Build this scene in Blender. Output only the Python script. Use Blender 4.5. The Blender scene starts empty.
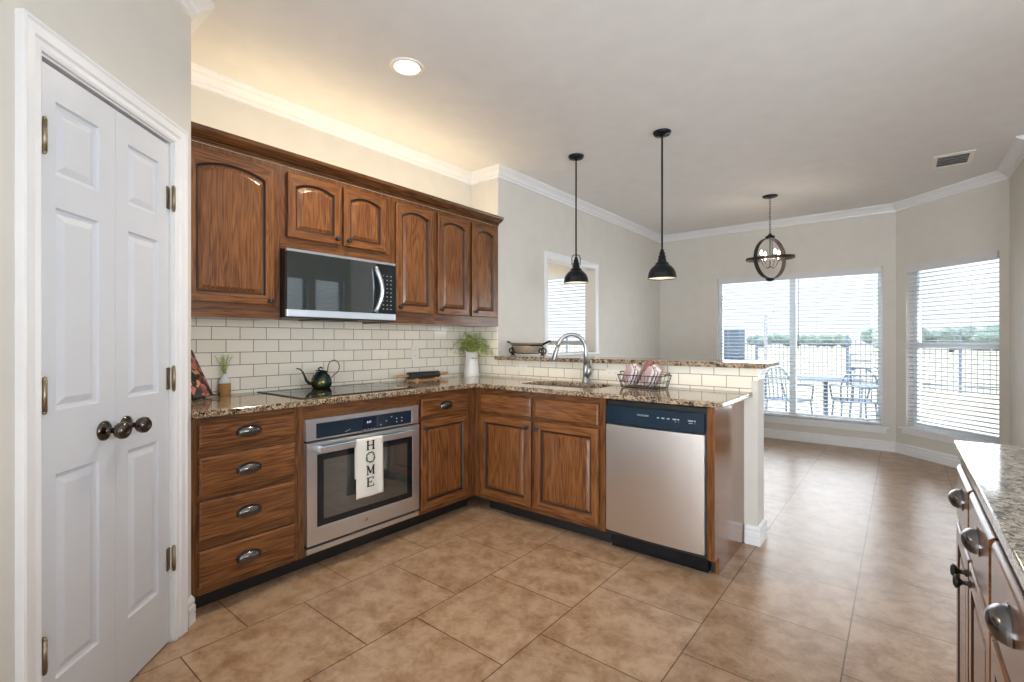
import bpy, bmesh, math, random
from math import pi, sin, cos, radians, sqrt
from mathutils import Vector, Matrix
from mathutils.geometry import tessellate_polygon
random.seed(7)
S = bpy.context.scene
COL = S.collection
CEIL = 2.695

# ------------------------------------------------------------------ camera, world, light, exposure
cd = bpy.data.cameras.new('camera'); cam = bpy.data.objects.new('camera', cd); COL.objects.link(cam)
cam.location = (0, 0, 1.22); cam.rotation_euler = (pi/2, 0, radians(38.94))
cd.sensor_width = 36; cd.lens = 481/1024*36; cd.shift_y = -1/1024; cd.clip_start = 0.02; cd.clip_end = 400
S.camera = cam
S.view_settings.view_transform = 'Standard'; S.view_settings.look = 'None'
S.view_settings.gamma = 1; S.view_settings.use_curve_mapping = False
S.view_settings.exposure = 0.0
W = bpy.data.worlds.new('sky'); S.world = W; W.use_nodes = True
nt = W.node_tree; nt.nodes.clear()
def N(t, typ, **kw):
    n = t.nodes.new(typ)
    for k, v in kw.items(): setattr(n, k, v)
    return n
out = N(nt, 'ShaderNodeOutputWorld'); bg = N(nt, 'ShaderNodeBackground'); tc = N(nt, 'ShaderNodeTexCoord')
sep = N(nt, 'ShaderNodeSeparateXYZ'); cr = N(nt, 'ShaderNodeValToRGB')
nt.links.new(tc.outputs['Generated'], sep.inputs[0]); nt.links.new(sep.outputs['Z'], cr.inputs[0])
# bright overcast sky: about three times brighter overhead than at the horizon
cr.color_ramp.elements[0].position = 0.08; cr.color_ramp.elements[0].color = (.30, .31, .32, 1)
cr.color_ramp.elements[1].position = 0.62; cr.color_ramp.elements[1].color = (.93, .97, 1, 1)
nt.links.new(cr.outputs[0], bg.inputs[0]); bg.inputs[1].default_value = 4.2
nt.links.new(bg.outputs[0], out.inputs[0])
SUN = bpy.data.lights.new('sun', 'SUN'); SUN.energy = 3.5; SUN.angle = radians(2); SUN.color = (1, .95, .86)
so = bpy.data.objects.new('sun', SUN); COL.objects.link(so); so.location = (-8, 12, 12)
so.rotation_euler = Vector((-1, 0.12, 0.85)).to_track_quat('Z', 'Y').to_euler()
def area(name, loc, aim, sx, sy, power, color, portal=False):
    l = bpy.data.lights.new(name, 'AREA'); l.shape = 'RECTANGLE'; l.size = sx; l.size_y = sy
    l.energy = power; l.color = color
    if portal: l.cycles.is_portal = True
    o = bpy.data.objects.new(name, l); COL.objects.link(o); o.location = loc
    o.rotation_euler = Vector(aim).to_track_quat('-Z', 'Z' if abs(aim[2]) < .9 else 'Y').to_euler()
    return o
DAY = (.97, .98, 1.0)
# area lamps added as daylight, and sky portals, at the window openings (the ones of the living area lie behind the camera)
area('unseen_fill_rear', (0.9, -3.9, 1.35), (0, 1, 0.05), 3.2, 2.3, 390, DAY)  # unseen fill added behind the camera to lift the room
area('unseen_fill_living', (2.95, 0.6, 1.35), (-1, 0, 0.05), 2.6, 1.8, 210, DAY)  # unseen fill added on the living side to brighten the kitchen
area('daylight_bay_lamp', (0.53, 6.51, 1.2), (-1, -1, 0), 0.95, 1.75, 32, DAY)  # this and the back lamp are added on top of the sky's daylight
area('daylight_back_lamp', (-1.03, 7.0, 1.2), (0, -1, 0), 1.85, 1.8, 56, DAY)
area('daylight_bay_window', (0.44, 6.42, 1.2), (-1, -1, 0), 0.95, 1.75, 22, DAY, portal=True)
area('daylight_back_window', (-1.03, 6.87, 1.2), (0, -1, 0), 1.85, 1.8, 42, DAY, portal=True)
area('daylight_side_room', (-3.57, 5.56, 1.35), (0, -1, 0), 1.1, 1.6, 20, DAY, portal=True)
area('side_room_fill', (-4.3, 4.3, 2.6), (0, 0, -1), .5, .5, 40, (1, .93, .82))  # added fill without a fixture, brightens the side room

# ------------------------------------------------------------------ materials
def mat(name):
    m = bpy.data.materials.new(name); m.use_nodes = True
    return m, m.node_tree, m.node_tree.nodes['Principled BSDF']
def srgb(r, g, b):
    f = lambda c: (c/255/12.92) if c/255 <= .04045 else ((c/255+.055)/1.055)**2.4
    return (f(r), f(g), f(b), 1)
def simple(name, col, rough=.5, metal=0, coat=0, emit=None, estr=0, bump=None):
    m, t, p = mat(name)
    p.inputs['Base Color'].default_value = col; p.inputs['Roughness'].default_value = rough
    p.inputs['Metallic'].default_value = metal; p.inputs['Coat Weight'].default_value = coat
    p.inputs['Coat Roughness'].default_value = .1
    # a little procedural variation so no surface is dead flat
    tcn = N(t, 'ShaderNodeTexCoord'); n = N(t, 'ShaderNodeTexNoise'); n.inputs['Scale'].default_value = 7; n.inputs['Detail'].default_value = 4
    mx = N(t, 'ShaderNodeMix', data_type='RGBA'); mx.inputs[6].default_value = tuple(c*.93 for c in col[:3])+(1,); mx.inputs[7].default_value = tuple(min(1, c*1.05) for c in col[:3])+(1,)
    t.links.new(tcn.outputs['Object'], n.inputs['Vector']); t.links.new(n.outputs[0], mx.inputs[0]); t.links.new(mx.outputs[2], p.inputs['Base Color'])
    if emit: p.inputs['Emission Color'].default_value = emit; p.inputs['Emission Strength'].default_value = estr
    if bump:
        sc, st, di = bump
        n2 = N(t, 'ShaderNodeTexNoise'); n2.inputs['Scale'].default_value = sc; n2.inputs['Detail'].default_value = 3
        b = N(t, 'ShaderNodeBump'); b.inputs['Strength'].default_value = st; b.inputs['Distance'].default_value = di
        t.links.new(tcn.outputs['Object'], n2.inputs['Vector']); t.links.new(n2.outputs[0], b.inputs['Height']); t.links.new(b.outputs[0], p.inputs['Normal'])
    return m
def ramp(t, stops):
    r = N(t, 'ShaderNodeValToRGB'); e = r.color_ramp.elements
    while len(e) < len(stops): e.new(.5)
    for i, (p, c) in enumerate(stops): e[i].position = p; e[i].color = c
    return r
def oak(name, axis, tone=1.0, rough=.27):
    m, t, p = mat(name); L = t.links.new
    tcn = N(t, 'ShaderNodeTexCoord'); oi = N(t, 'ShaderNodeObjectInfo')
    add = N(t, 'ShaderNodeVectorMath', operation='ADD'); mul = N(t, 'ShaderNodeMath', operation='MULTIPLY'); mul.inputs[1].default_value = 13
    L(oi.outputs['Random'], mul.inputs[0]); L(tcn.outputs['Object'], add.inputs[0]); L(mul.outputs[0], add.inputs[1])
    def mp(a, b):
        s = [a, a, a]; s['xyz'.index(axis)] = b
        q = N(t, 'ShaderNodeMapping'); q.inputs['Scale'].default_value = s; L(add.outputs[0], q.inputs[0]); return q
    m1 = mp(11, 1.1); n1 = N(t, 'ShaderNodeTexNoise'); n1.inputs['Scale'].default_value = 1; n1.inputs['Detail'].default_value = 2; n1.inputs['Distortion'].default_value = .3
    L(m1.outputs[0], n1.inputs['Vector'])
    k = N(t, 'ShaderNodeMath', operation='MULTIPLY'); k.inputs[1].default_value = 75; L(n1.outputs[0], k.inputs[0])
    sn = N(t, 'ShaderNodeMath', operation='SINE'); L(k.outputs[0], sn.inputs[0])
    mr = N(t, 'ShaderNodeMapRange'); mr.inputs[1].default_value = -1; mr.inputs[2].default_value = 1; L(sn.outputs[0], mr.inputs[0])
    m2 = mp(230, 7); n2 = N(t, 'ShaderNodeTexNoise'); n2.inputs['Scale'].default_value = 1; n2.inputs['Detail'].default_value = 4; L(m2.outputs[0], n2.inputs['Vector'])
    m3 = mp(9, 2); n3 = N(t, 'ShaderNodeTexNoise'); n3.inputs['Scale'].default_value = 1; L(m3.outputs[0], n3.inputs['Vector'])
    a1 = N(t, 'ShaderNodeMath', operation='MULTIPLY_ADD'); a1.inputs[1].default_value = .13; L(mr.outputs[0], a1.inputs[0])
    a2 = N(t, 'ShaderNodeMath', operation='MULTIPLY_ADD'); a2.inputs[1].default_value = .78; a2.inputs[2].default_value = -.01; L(n2.outputs[0], a2.inputs[0]); L(a2.outputs[0], a1.inputs[2])
    a3 = N(t, 'ShaderNodeMath', operation='MULTIPLY_ADD'); a3.inputs[1].default_value = .28; L(n3.outputs[0], a3.inputs[0]); 
    s3 = N(t, 'ShaderNodeMath', operation='SUBTRACT'); s3.inputs[1].default_value = .09; L(a1.outputs[0], s3.inputs[0]); L(s3.outputs[0], a3.inputs[2])
    c = lambda r, g, b: tuple(x*tone for x in srgb(r, g, b)[:3])+(1,)
    r = ramp(t, [(.20, c(42, 22, 11)), (.36, c(88, 51, 26)), (.56, c(124, 78, 41)), (.88, c(154, 106, 62))]); L(a3.outputs[0], r.inputs[0])
    L(r.outputs[0], p.inputs['Base Color']); p.inputs['Roughness'].default_value = rough
    p.inputs['Coat Weight'].default_value = .18; p.inputs['Coat Roughness'].default_value = .08
    b = N(t, 'ShaderNodeBump'); b.inputs['Strength'].default_value = .25; b.inputs['Distance'].default_value = .001
    L(n2.outputs[0], b.inputs['Height']); L(b.outputs[0], p.inputs['Normal'])
    return m
OAKV, OAKH = oak('oak_vertical', 'z'), oak('oak_horizontal', 'x')
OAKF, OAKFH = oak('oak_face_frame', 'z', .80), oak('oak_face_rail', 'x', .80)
GROOVE = simple('oak_glaze_gap_shade', srgb(52, 27, 14), .4)  # dark glaze in panel grooves; on side edges it paints in gap shade
def granite(name, grey=0):
    m, t, p = mat(name); L = t.links.new; tcn = N(t, 'ShaderNodeTexCoord')
    def vor(s):
        v = N(t, 'ShaderNodeTexVoronoi'); v.inputs['Scale'].default_value = s
        nn = N(t, 'ShaderNodeTexNoise'); nn.inputs['Scale'].default_value = s*.7
        mxv = N(t, 'ShaderNodeMix', data_type='VECTOR'); mxv.inputs[0].default_value = .06
        L(tcn.outputs['Object'], nn.inputs['Vector']); L(tcn.outputs['Object'], mxv.inputs[4]); L(nn.outputs[1], mxv.inputs[5]); L(mxv.outputs[1], v.inputs['Vector'])
        sp = N(t, 'ShaderNodeSeparateColor'); L(v.outputs['Color'], sp.inputs[0]); return sp.outputs[0]
    n1 = N(t, 'ShaderNodeTexNoise'); n1.inputs['Scale'].default_value = 14; n1.inputs['Detail'].default_value = 6; n1.inputs['Roughness'].default_value = .7
    L(tcn.outputs['Object'], n1.inputs['Vector'])
    mxa = N(t, 'ShaderNodeMix'); mxa.inputs[0].default_value = .5; L(vor(85), mxa.inputs[2]); L(n1.outputs[0], mxa.inputs[3])
    if grey: st = [(.20, srgb(44, 44, 46)), (.36, srgb(112, 108, 102)), (.50, srgb(168, 162, 152)), (.62, srgb(196, 190, 180)), (.8, srgb(138, 122, 102))]
    else: st = [(.22, srgb(34, 29, 28)), (.37, srgb(98, 74, 55)), (.49, srgb(154, 130, 104)), (.62, srgb(192, 174, 148)), (.8, srgb(130, 118, 106))]
    r = ramp(t, st); L(mxa.outputs[0], r.inputs[0])
    sp = N(t, 'ShaderNodeMath', operation='LESS_THAN'); sp.inputs[1].default_value = .13; L(vor(210), sp.inputs[0])
    mx = N(t, 'ShaderNodeMix', data_type='RGBA'); mx.inputs[7].default_value = srgb(34, 30, 30); L(sp.outputs[0], mx.inputs[0]); L(r.outputs[0], mx.inputs[6])
    L(mx.outputs[2], p.inputs['Base Color']); p.inputs['Roughness'].default_value = .09
    return m
GRANITE, GRANITE_G = granite('granite_beige'), granite('granite_grey', 1)
def bricktile(name, ax_u, u0, ax_v, v0, bw, rh, mortar, c1, c2, cm, rough, mott=None, bump=.4, coat=0, veins=None):
    m, t, p = mat(name); L = t.links.new
    g = N(t, 'ShaderNodeNewGeometry'); sp = N(t, 'ShaderNodeSeparateXYZ'); L(g.outputs['Position'], sp.inputs[0]); cb = N(t, 'ShaderNodeCombineXYZ')
    for i, (ax, o) in enumerate(((ax_u, u0), (ax_v, v0))):
        s = N(t, 'ShaderNodeMath', operation='SUBTRACT'); s.inputs[1].default_value = o-200*(bw, rh)[i]; L(sp.outputs['XYZ'.index(ax)], s.inputs[0]); L(s.outputs[0], cb.inputs[i])
    b = N(t, 'ShaderNodeTexBrick', offset=.5, offset_frequency=2, squash=1); L(cb.outputs[0], b.inputs['Vector'])
    for k, v in (('Scale', 1), ('Mortar Size', mortar), ('Mortar Smooth', .15), ('Bias', 0), ('Brick Width', bw), ('Row Height', rh)): b.inputs[k].default_value = v
    b.inputs['Color1'].default_value = c1; b.inputs['Color2'].default_value = c2; b.inputs['Mortar'].default_value = cm
    col = b.outputs['Color']
    if mott:
        n = N(t, 'ShaderNodeTexNoise'); n.inputs['Scale'].default_value = 7.5; n.inputs['Detail'].default_value = 14; n.inputs['Roughness'].default_value = .80; n.inputs['Distortion'].default_value = .25
        L(g.outputs['Position'], n.inputs['Vector'])
        r = ramp(t, [(.30, mott[0]), (.44, mott[1]), (.56, mott[2]), (.85, mott[3])]); L(n.outputs[0], r.inputs[0])
        mu = N(t, 'ShaderNodeMix', data_type='RGBA', blend_type='MULTIPLY'); mu.inputs[0].default_value = 1; L(r.outputs[0], mu.inputs[6]); L(col, mu.inputs[7]); col = mu.outputs[2]
        rr = N(t, 'ShaderNodeMapRange'); rr.inputs[3].default_value = rough-.06; rr.inputs[4].default_value = rough+.1; L(n.outputs[0], rr.inputs[0]); L(rr.outputs[0], p.inputs['Roughness'])
    else: p.inputs['Roughness'].default_value = rough
    L(col, p.inputs['Base Color']); p.inputs['Coat Weight'].default_value = coat
    iv = N(t, 'ShaderNodeMath', operation='SUBTRACT'); iv.inputs[0].default_value = 1; L(b.outputs['Fac'], iv.inputs[1])
    bm_ = N(t, 'ShaderNodeBump'); bm_.inputs['Strength'].default_value = bump; bm_.inputs['Distance'].default_value = .003; L(iv.outputs[0], bm_.inputs['Height']); L(bm_.outputs[0], p.inputs['Normal'])
    return m
FLOOR = bricktile('floor_tile', 'Y', 2.6175, 'X', -.6645, .495, .4975, .0027, (1, 1, 1, 1), (.90, .89, .88, 1), srgb(146, 124, 104), .29,
                  [srgb(118, 86, 62), srgb(156, 124, 96), srgb(180, 152, 126), srgb(194, 172, 148)], .3)
SUBY = bricktile('subway_tile_left', 'Y', 1.038, 'Z', 1.002, .15, .0735, .0022, srgb(246, 238, 222), srgb(238, 229, 212), srgb(146, 137, 125), .10, bump=.6)
SUBX = bricktile('subway_tile_bar', 'X', -.982, 'Z', 1.002, .1475, .0735, .0022, srgb(246, 238, 222), srgb(238, 229, 212), srgb(146, 137, 125), .10, bump=.6)
PAINT = simple('wall_paint', srgb(208, 204, 196), .75, bump=(160, .12, .002))
CREAM = simple('kitchen_wall_paint', srgb(216, 208, 192), .75, bump=(160, .12, .002))
CEILM = simple('ceiling_texture', srgb(228, 227, 225), .9, bump=(95, .35, .004))
TRIM = simple('white_trim_paint', srgb(228, 228, 230), .32)
DOORP = simple('door_paint', srgb(204, 207, 214), .33)
BLACK = simple('black_gloss', (.006, .008, .012, 1), .06)
BLACKM = simple('black_matte', (.012, .012, .014, 1), .45)
KICK = simple('toe_kick_black', (.012, .010, .010, 1), .5)
NAVY = simple('control_panel_black', (.008, .022, .04, 1), .14)
IRON = simple('black_iron', (.012, .014, .018, 1), .38, .6)
BRONZE = simple('antique_bronze', (.10, .085, .075, 1), .22, 1)
PEWTER = simple('dark_pewter', (.16, .155, .16, 1), .22, 1)
BRASS = simple('aged_brass', (.34, .28, .19, 1), .38, 1)
CHROME = simple('brushed_nickel', (.40, .41, .43, 1), .42, 1)
WHITE = simple('white_plastic', srgb(236, 231, 220), .35)
CER = simple('white_ceramic', srgb(226, 224, 222), .3, bump=(30, .1, .002))
BLINDM = simple('blind_white', srgb(205, 206, 208), .5)
VINYL = simple('window_vinyl', srgb(225, 232, 238), .35)
PRINT = simple('panel_print_grey', srgb(170, 185, 195), .5)
def steel(name, ax, base, rough=.25):
    m, t, p = mat(name); L = t.links.new; tcn = N(t, 'ShaderNodeTexCoord'); mp = N(t, 'ShaderNodeMapping')
    s = [400, 400, 400]; s['xyz'.index(ax)] = 3; mp.inputs['Scale'].default_value = s; n = N(t, 'ShaderNodeTexNoise'); n.inputs['Scale'].default_value = 1
    L(tcn.outputs['Object'], mp.inputs[0]); L(mp.outputs[0], n.inputs['Vector'])
    r = N(t, 'ShaderNodeMapRange'); r.inputs[3].default_value = rough-.01; r.inputs[4].default_value = rough+.01; L(n.outputs[0], r.inputs[0]); L(r.outputs[0], p.inputs['Roughness'])
    p.inputs['Base Color'].default_value = base; p.inputs['Metallic'].default_value = 1; p.inputs['Anisotropic'].default_value = .75
    tg = N(t, 'ShaderNodeTangent', direction_type='RADIAL', axis='Z'); L(tg.outputs[0], p.inputs['Tangent'])
    return m
STEEL = steel('stainless_steel', 'x', (.70, .74, .80, 1), .28); STEELV = steel('stainless_steel_warm', 'x', (.72, .69, .67, 1), .30); STEELD = steel('stainless_steel_basin', 'x', (.32, .32, .33, 1), .35)
def glass(name, tint=(.95, .98, 1, 1), refl=.07):
    m = bpy.data.materials.new(name); m.use_nodes = True; t = m.node_tree; t.nodes.clear()
    o = N(t, 'ShaderNodeOutputMaterial'); mx = N(t, 'ShaderNodeMixShader'); tr = N(t, 'ShaderNodeBsdfTransparent'); gl = N(t, 'ShaderNodeBsdfGlossy'); lw = N(t, 'ShaderNodeLayerWeight')
    tr.inputs[0].default_value = tint; gl.inputs['Roughness'].default_value = .02; lw.inputs[0].default_value = .25
    t.links.new(lw.outputs['Fresnel'], mx.inputs[0]); t.links.new(tr.outputs[0], mx.inputs[1]); t.links.new(gl.outputs[0], mx.inputs[2]); t.links.new(mx.outputs[0], o.inputs[0])
    return m
GLASS = glass('window_glass')
def emis(name, col, s): return simple(name, (.8, .8, .8, 1), .5, emit=col, estr=s)

# ------------------------------------------------------------------ mesh helpers
def M4(loc=(0, 0, 0), rz=0, rx=0, ry=0): return Matrix.Translation(loc) @ Matrix.Rotation(rz, 4, 'Z') @ Matrix.Rotation(ry, 4, 'Y') @ Matrix.Rotation(rx, 4, 'X')
def box(bm, x0, x1, y0, y1, z0, z1, mi=0, bev=0, M=None):
    r = bmesh.ops.create_cube(bm, size=1); vs = r['verts']
    for v in vs: v.co = Vector(((x0+x1)/2+v.co.x*(x1-x0), (y0+y1)/2+v.co.y*(y1-y0), (z0+z1)/2+v.co.z*(z1-z0)))
    fs = set(f for v in vs for f in v.link_faces)
    if bev:
        es = list(set(e for v in vs for e in v.link_edges))
        rb = bmesh.ops.bevel(bm, geom=es, offset=bev, segments=2, affect='EDGES', profile=.7)
        fs = set(rb['faces']) | set(f for f in fs if f.is_valid)
        vs = list(set(v for f in fs for v in f.verts))
    for f in fs: f.material_index = mi
    if M is not None:
        for v in vs: v.co = M @ v.co
    return vs
def lathe(bm, prof, segs=24, M=None, mi=0, smooth=True):
    rings = []
    for r, z in prof:
        if r < 1e-6: rings.append([bm.verts.new((0, 0, z))])
        else: rings.append([bm.verts.new((r*cos(2*pi*i/segs), r*sin(2*pi*i/segs), z)) for i in range(segs)])
    for a, b in zip(rings, rings[1:]):
        for i in range(segs):
            j = (i+1) % segs
            vs = [a[0] if len(a) == 1 else a[i], a[0] if len(a) == 1 else a[j], b[0] if len(b) == 1 else b[j], b[0] if len(b) == 1 else b[i]]
            u = []
            for v in vs:
                if v not in u: u.append(v)
            if len(u) >= 3: f = bm.faces.new(u); f.smooth = smooth; f.material_index = mi
    if M is not None:
        for rg in rings:
            for v in rg: v.co = M @ v.co
def tube(bm, pts, r, n=8, mi=0, closed=False, M=None, flat=1.0):
    pts = [Vector(p) for p in pts]; rs = r if isinstance(r, (list, tuple)) else [r]*len(pts)
    rings = []; up = None
    for i, p in enumerate(pts):
        if closed: d = pts[(i+1) % len(pts)]-pts[i-1]
        else: d = pts[min(i+1, len(pts)-1)]-pts[max(i-1, 0)]
        d.normalize()
        if up is None: up = Vector((0, 0, 1)) if abs(d.z) < .9 else Vector((1, 0, 0))
        s = d.cross(up); s.normalize(); up = s.cross(d); up.normalize()
        rings.append([bm.verts.new(p+(s*cos(2*pi*k/n)*flat+up*sin(2*pi*k/n))*rs[i]) for k in range(n)])
    prs = list(zip(rings, rings[1:]))+([(rings[-1], rings[0])] if closed else [])
    for a, b in prs:
        for k in range(n):
            f = bm.faces.new([a[k], a[(k+1) % n], b[(k+1) % n], b[k]]); f.smooth = True; f.material_index = mi
    if not closed:
        for q in (rings[0][::-1], rings[-1]): bm.faces.new(q).material_index = mi
    if M is not None:
        for rg in rings:
            for v in rg: v.co = M @ v.co
def sphere(bm, c, r, seg=14, mi=0, sc=(1, 1, 1)):
    rr = bmesh.ops.create_uvsphere(bm, u_segments=seg, v_segments=max(6, seg*2//3), radius=r)
    for v in rr['verts']:
        v.co = Vector((v.co.x*sc[0], v.co.y*sc[1], v.co.z*sc[2]))+Vector(c)
        for f in v.link_faces: f.smooth = True; f.material_index = mi
def prism(bm, loops, mapf, h, mi=0):
    """loops: outer polygon + holes in 2D; mapf(u,v,w)->3D; extruded from w=0 to w=h"""
    polys = [[Vector((p[0], p[1], 0)) for p in lp] for lp in loops]
    tris = tessellate_polygon(polys); flat = [p for lp in loops for p in lp]
    A = [bm.verts.new(mapf(p[0], p[1], 0)) for p in flat]; B = [bm.verts.new(mapf(p[0], p[1], h)) for p in flat]
    for a, b, c in tris:
        for V, o in ((A, (a, b, c)), (B, (c, b, a))):
            try: bm.faces.new([V[i] for i in o]).material_index = mi
            except ValueError: pass
    k = 0
    for lp in loops:
        n = len(lp)
        for i in range(n): bm.faces.new([A[k+i], A[k+(i+1) % n], B[k+(i+1) % n], B[k+i]]).material_index = mi
        k += n
def sweep(bm, prof, path, mi=0, closed_prof=True, smooth=False):
    """prof: (out, z) pairs; path: 2D points with mitred corners; 'out' is to the right of travel"""
    n = len(path); rings = []
    for i, p in enumerate(path):
        p = Vector(p); d0 = (p-Vector(path[i-1])).normalized() if i else None; d1 = (Vector(path[i+1])-p).normalized() if i < n-1 else None
        d0 = d0 or d1; d1 = d1 or d0
        n0 = Vector((d0.y, -d0.x)); n1 = Vector((d1.y, -d1.x)); m = (n0+n1); m = m/(m.dot(n0)) if m.length > .01 else n0
        rings.append([bm.verts.new((p.x+m.x*o, p.y+m.y*o, z)) for o, z in prof])
    k = len(prof)
    for a, b in zip(rings, rings[1:]):
        for j in range(k if closed_prof else k-1):
            f = bm.faces.new([a[j], a[(j+1) % k], b[(j+1) % k], b[j]]); f.smooth = smooth; f.material_index = mi
    for rg in (rings[0], rings[-1]):
        try: bm.faces.new(rg).material_index = mi
        except ValueError: pass
def obj(name, bm, mats, parent=None, world=False, kind=None, label=None, bevel=0):
    bmesh.ops.recalc_face_normals(bm, faces=bm.faces)
    if world and parent is not None:
        bpy.context.view_layer.update(); bm.transform(parent.matrix_world.inverted())
    me = bpy.data.meshes.new(name); bm.to_mesh(me); bm.free()
    for m in (mats if isinstance(mats, (list, tuple)) else [mats]): me.materials.append(m)
    o = bpy.data.objects.new(name, me); COL.objects.link(o)
    if parent is not None: o.parent = parent
    if kind: o['kind'] = kind
    if label: o['label'] = label
    if bevel:
        b = o.modifiers.new('bevel', 'BEVEL'); b.width = bevel; b.segments = 3; b.limit_method = 'ANGLE'; b.angle_limit = radians(50)
    return o
def thing(name, label, cat, loc=(0, 0, 0), rz=0, group=None, kind=None):
    o = bpy.data.objects.new(name, None); COL.objects.link(o); o.location = loc; o.rotation_euler = (0, 0, rz)
    o.empty_display_size = .05
    if label: o['label'] = label
    if cat: o['category'] = cat
    if group: o['group'] = group
    if kind: o['kind'] = kind
    bpy.context.view_layer.update()
    return o
def tag(o, label, cat, group=None):
    o['label'] = label; o['category'] = cat
    if group: o['group'] = group
    return o
def copy_tree(o, parent=None):
    c = o.copy(); COL.objects.link(c); c.parent = parent if parent is not None else o.parent
    for ch in list(o.children): copy_tree(ch, c)
    return c
B = bmesh.new

# ------------------------------------------------------------------ setting: floor, ceiling, walls
LSH = [(-6.2, -3.8), (2.8, -3.8), (2.8, 6.84), (-2.82, 6.84), (-2.82, 5.54), (-6.2, 5.54)]
b = B(); prism(b, [LSH], lambda u, v, q: Vector((u, v, -.12+q)), .12); obj('floor', b, FLOOR, kind='structure')
b = B(); prism(b, [LSH], lambda u, v, q: Vector((u, v, CEIL+q)), .12); obj('ceiling', b, CEILM, kind='structure')
def rect(x0, x1, z0, z1): return [(x0, z0), (x1, z0), (x1, z1), (x0, z1)]
def wall(name, p, ang, length, th, holes=(), m=PAINT, h=CEIL, z0=0):
    """p start on the inner face, runs along ang; thickness grows to the left of travel (+90 deg)"""
    b = B(); c, s = cos(ang), sin(ang)
    prism(b, [rect(0, length, z0, h)]+[rect(*q) for q in holes], lambda u, v, w: Vector((p[0]+c*u-s*w, p[1]+s*u+c*w, v)), th)
    return obj(name, b, m, kind='structure')
XW, YB, XG, YK = -3.012, 3.14, -2.69, 6.70
wall('wall_left', (XW, -3.6), pi/2, 6.86, .13, m=PAINT)
b = B(); box(b, XW-.13, XG-.1305, YB, YB+.12, 0, CEIL); obj('wall_jog', b, PAINT, kind='structure')
OPEN = (3.88, 4.83, 1.086, 2.03)
wall('wall_dining_left', (XG, YB), pi/2, YK-YB+.14, .13, [(OPEN[0]-YB, OPEN[1]-YB, OPEN[2], OPEN[3])])
WB = (-1.90, -.155, .27, 2.03)      # back window opening x0,x1,z0,z1
wall('wall_back', (XG, YK), 0, YK and (-.0+2.69-.04), .14, [(WB[0]-XG, WB[1]-XG, WB[2], WB[3])])
R2 = sqrt(2)
BAYL = .77*R2; WBAY = (.12, 1.01, .30, 2.005)
wall('wall_bay', (-.04, YK), -pi/4, BAYL, .14, [WBAY])
YE = YK-.77
wall('wall_right', (.73, YE), -pi/2, YE-5.0, .14)
wall('wall_living_return', (.871, 5.0), 0, 1.76, .14)
LW = [(5.0-4.18, 5.0-3.62, .6, 2.32), (5.0-4.86, 5.0-4.32, .6, 2.32), (5.0-1.9, 5.0+.7, .4, 2.1)]
wall('wall_living_right', (2.6, 5.0), -pi/2, 8.6, .14, LW)
wall('wall_rear', (2.6, -3.6), pi, 5.7, .14, [(.1, 3.3, .05, 2.3)])
# corner pantry: diagonal wall with the double door
PX, PY = -2.389, .746
dg = Vector((1, -1)).normalized()
def pan(t, out=0, z=0):  # along the diagonal wall from its outer corner, out = into the kitchen
    return Vector((PX+dg.x*t+out/R2, PY+dg.y*t+out/R2, z))
T0, T1, DH = .135, .757, 2.02         # door opening along the wall
b = B(); prism(b, [rect(0, 1.96, 0, CEIL), rect(T0, T1, -.0, DH)] if 0 else [[(0, 0), (T0, 0), (T0, DH), (T1, DH), (T1, 0), (1.96, 0), (1.96, CEIL), (0, CEIL)]], lambda u, v, w: pan(u, -w, v), .11)
obj('wall_pantry', b, PAINT, kind='structure')
b = B(); box(b, XW-.05, PX, PY-.11, PY, 0, CEIL); obj('wall_pantry_return', b, PAINT, kind='structure')
e = pan(1.96); b = B(); box(b, e.x-.12, e.x, -3.6, e.y, 0, CEIL); obj('wall_hall', b, PAINT, kind='structure')
# side room seen through the pass-through
wall('wall_side_room_back', (-6.0, 5.4), 0, 6.0-2.82, .14, [(6.0-4.15, 6.0-3.0, .62, 2.105)])
wall('wall_side_room_far', (-6.0, 3.27), pi/2, 2.2, .14)
b = B(); box(b, -6.14, XW-.13, 3.14, 3.26, 0, CEIL); obj('wall_side_room_front', b, PAINT, kind='structure')
# knee wall of the peninsula
KX = -.66
b = B(); box(b, XG, KX, YB, YB+.16, 0, 1.052); obj('wall_knee', b, PAINT, kind='structure')
# tiled backsplash
b = B(); box(b, XW, XW+.008, PY, YB-.0005, .909, 1.40); obj('wall_left_tile', b, SUBY, kind='structure')
b = B(); box(b, XW+.008, XG-.004, YB-.008, YB, .909, 1.40); box(b, XG-.004, -.695, YB-.008, YB, .909, 1.0525); box(b, -.695, KX+.002, YB-.008, YB, .978, 1.0525)
obj('wall_bar_tile', b, SUBX, kind='structure')

# crown moulding, baseboards
cp = [(0, CEIL), (.082, CEIL), (.082, CEIL-.010), (.074, CEIL-.014), (.066, CEIL-.022), (.050, CEIL-.030), (.034, CEIL-.044), (.026, CEIL-.056), (.014, CEIL-.062), (.012, CEIL-.078), (0, CEIL-.082)]
def trimsweep(name, prof, path):
    b = B(); sweep(b, prof, path); return obj(name, b, TRIM, kind='structure')
trimsweep('trim_1', cp, [(XW, PY), (XW, YB), (XG, YB), (XG, YK), (-.04, YK), (.73, YE), (.73, 5.0)])
trimsweep('trim_2', cp, [tuple(pan(1.96).xy), (PX, PY), (XW, PY)])
bp = [(0, 0), (.016, 0), (.016, .035), (.013, .04), (.016, .045), (.016, .07), (.011, .078), (.013, .084), (.013, .098), (.006, .11), (0, .112)]
trimsweep('baseboard_back', bp, [(XG, YB+.16), (XG, YK), (-.04, YK), (.73, YE), (.73, 5.0)])
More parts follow.
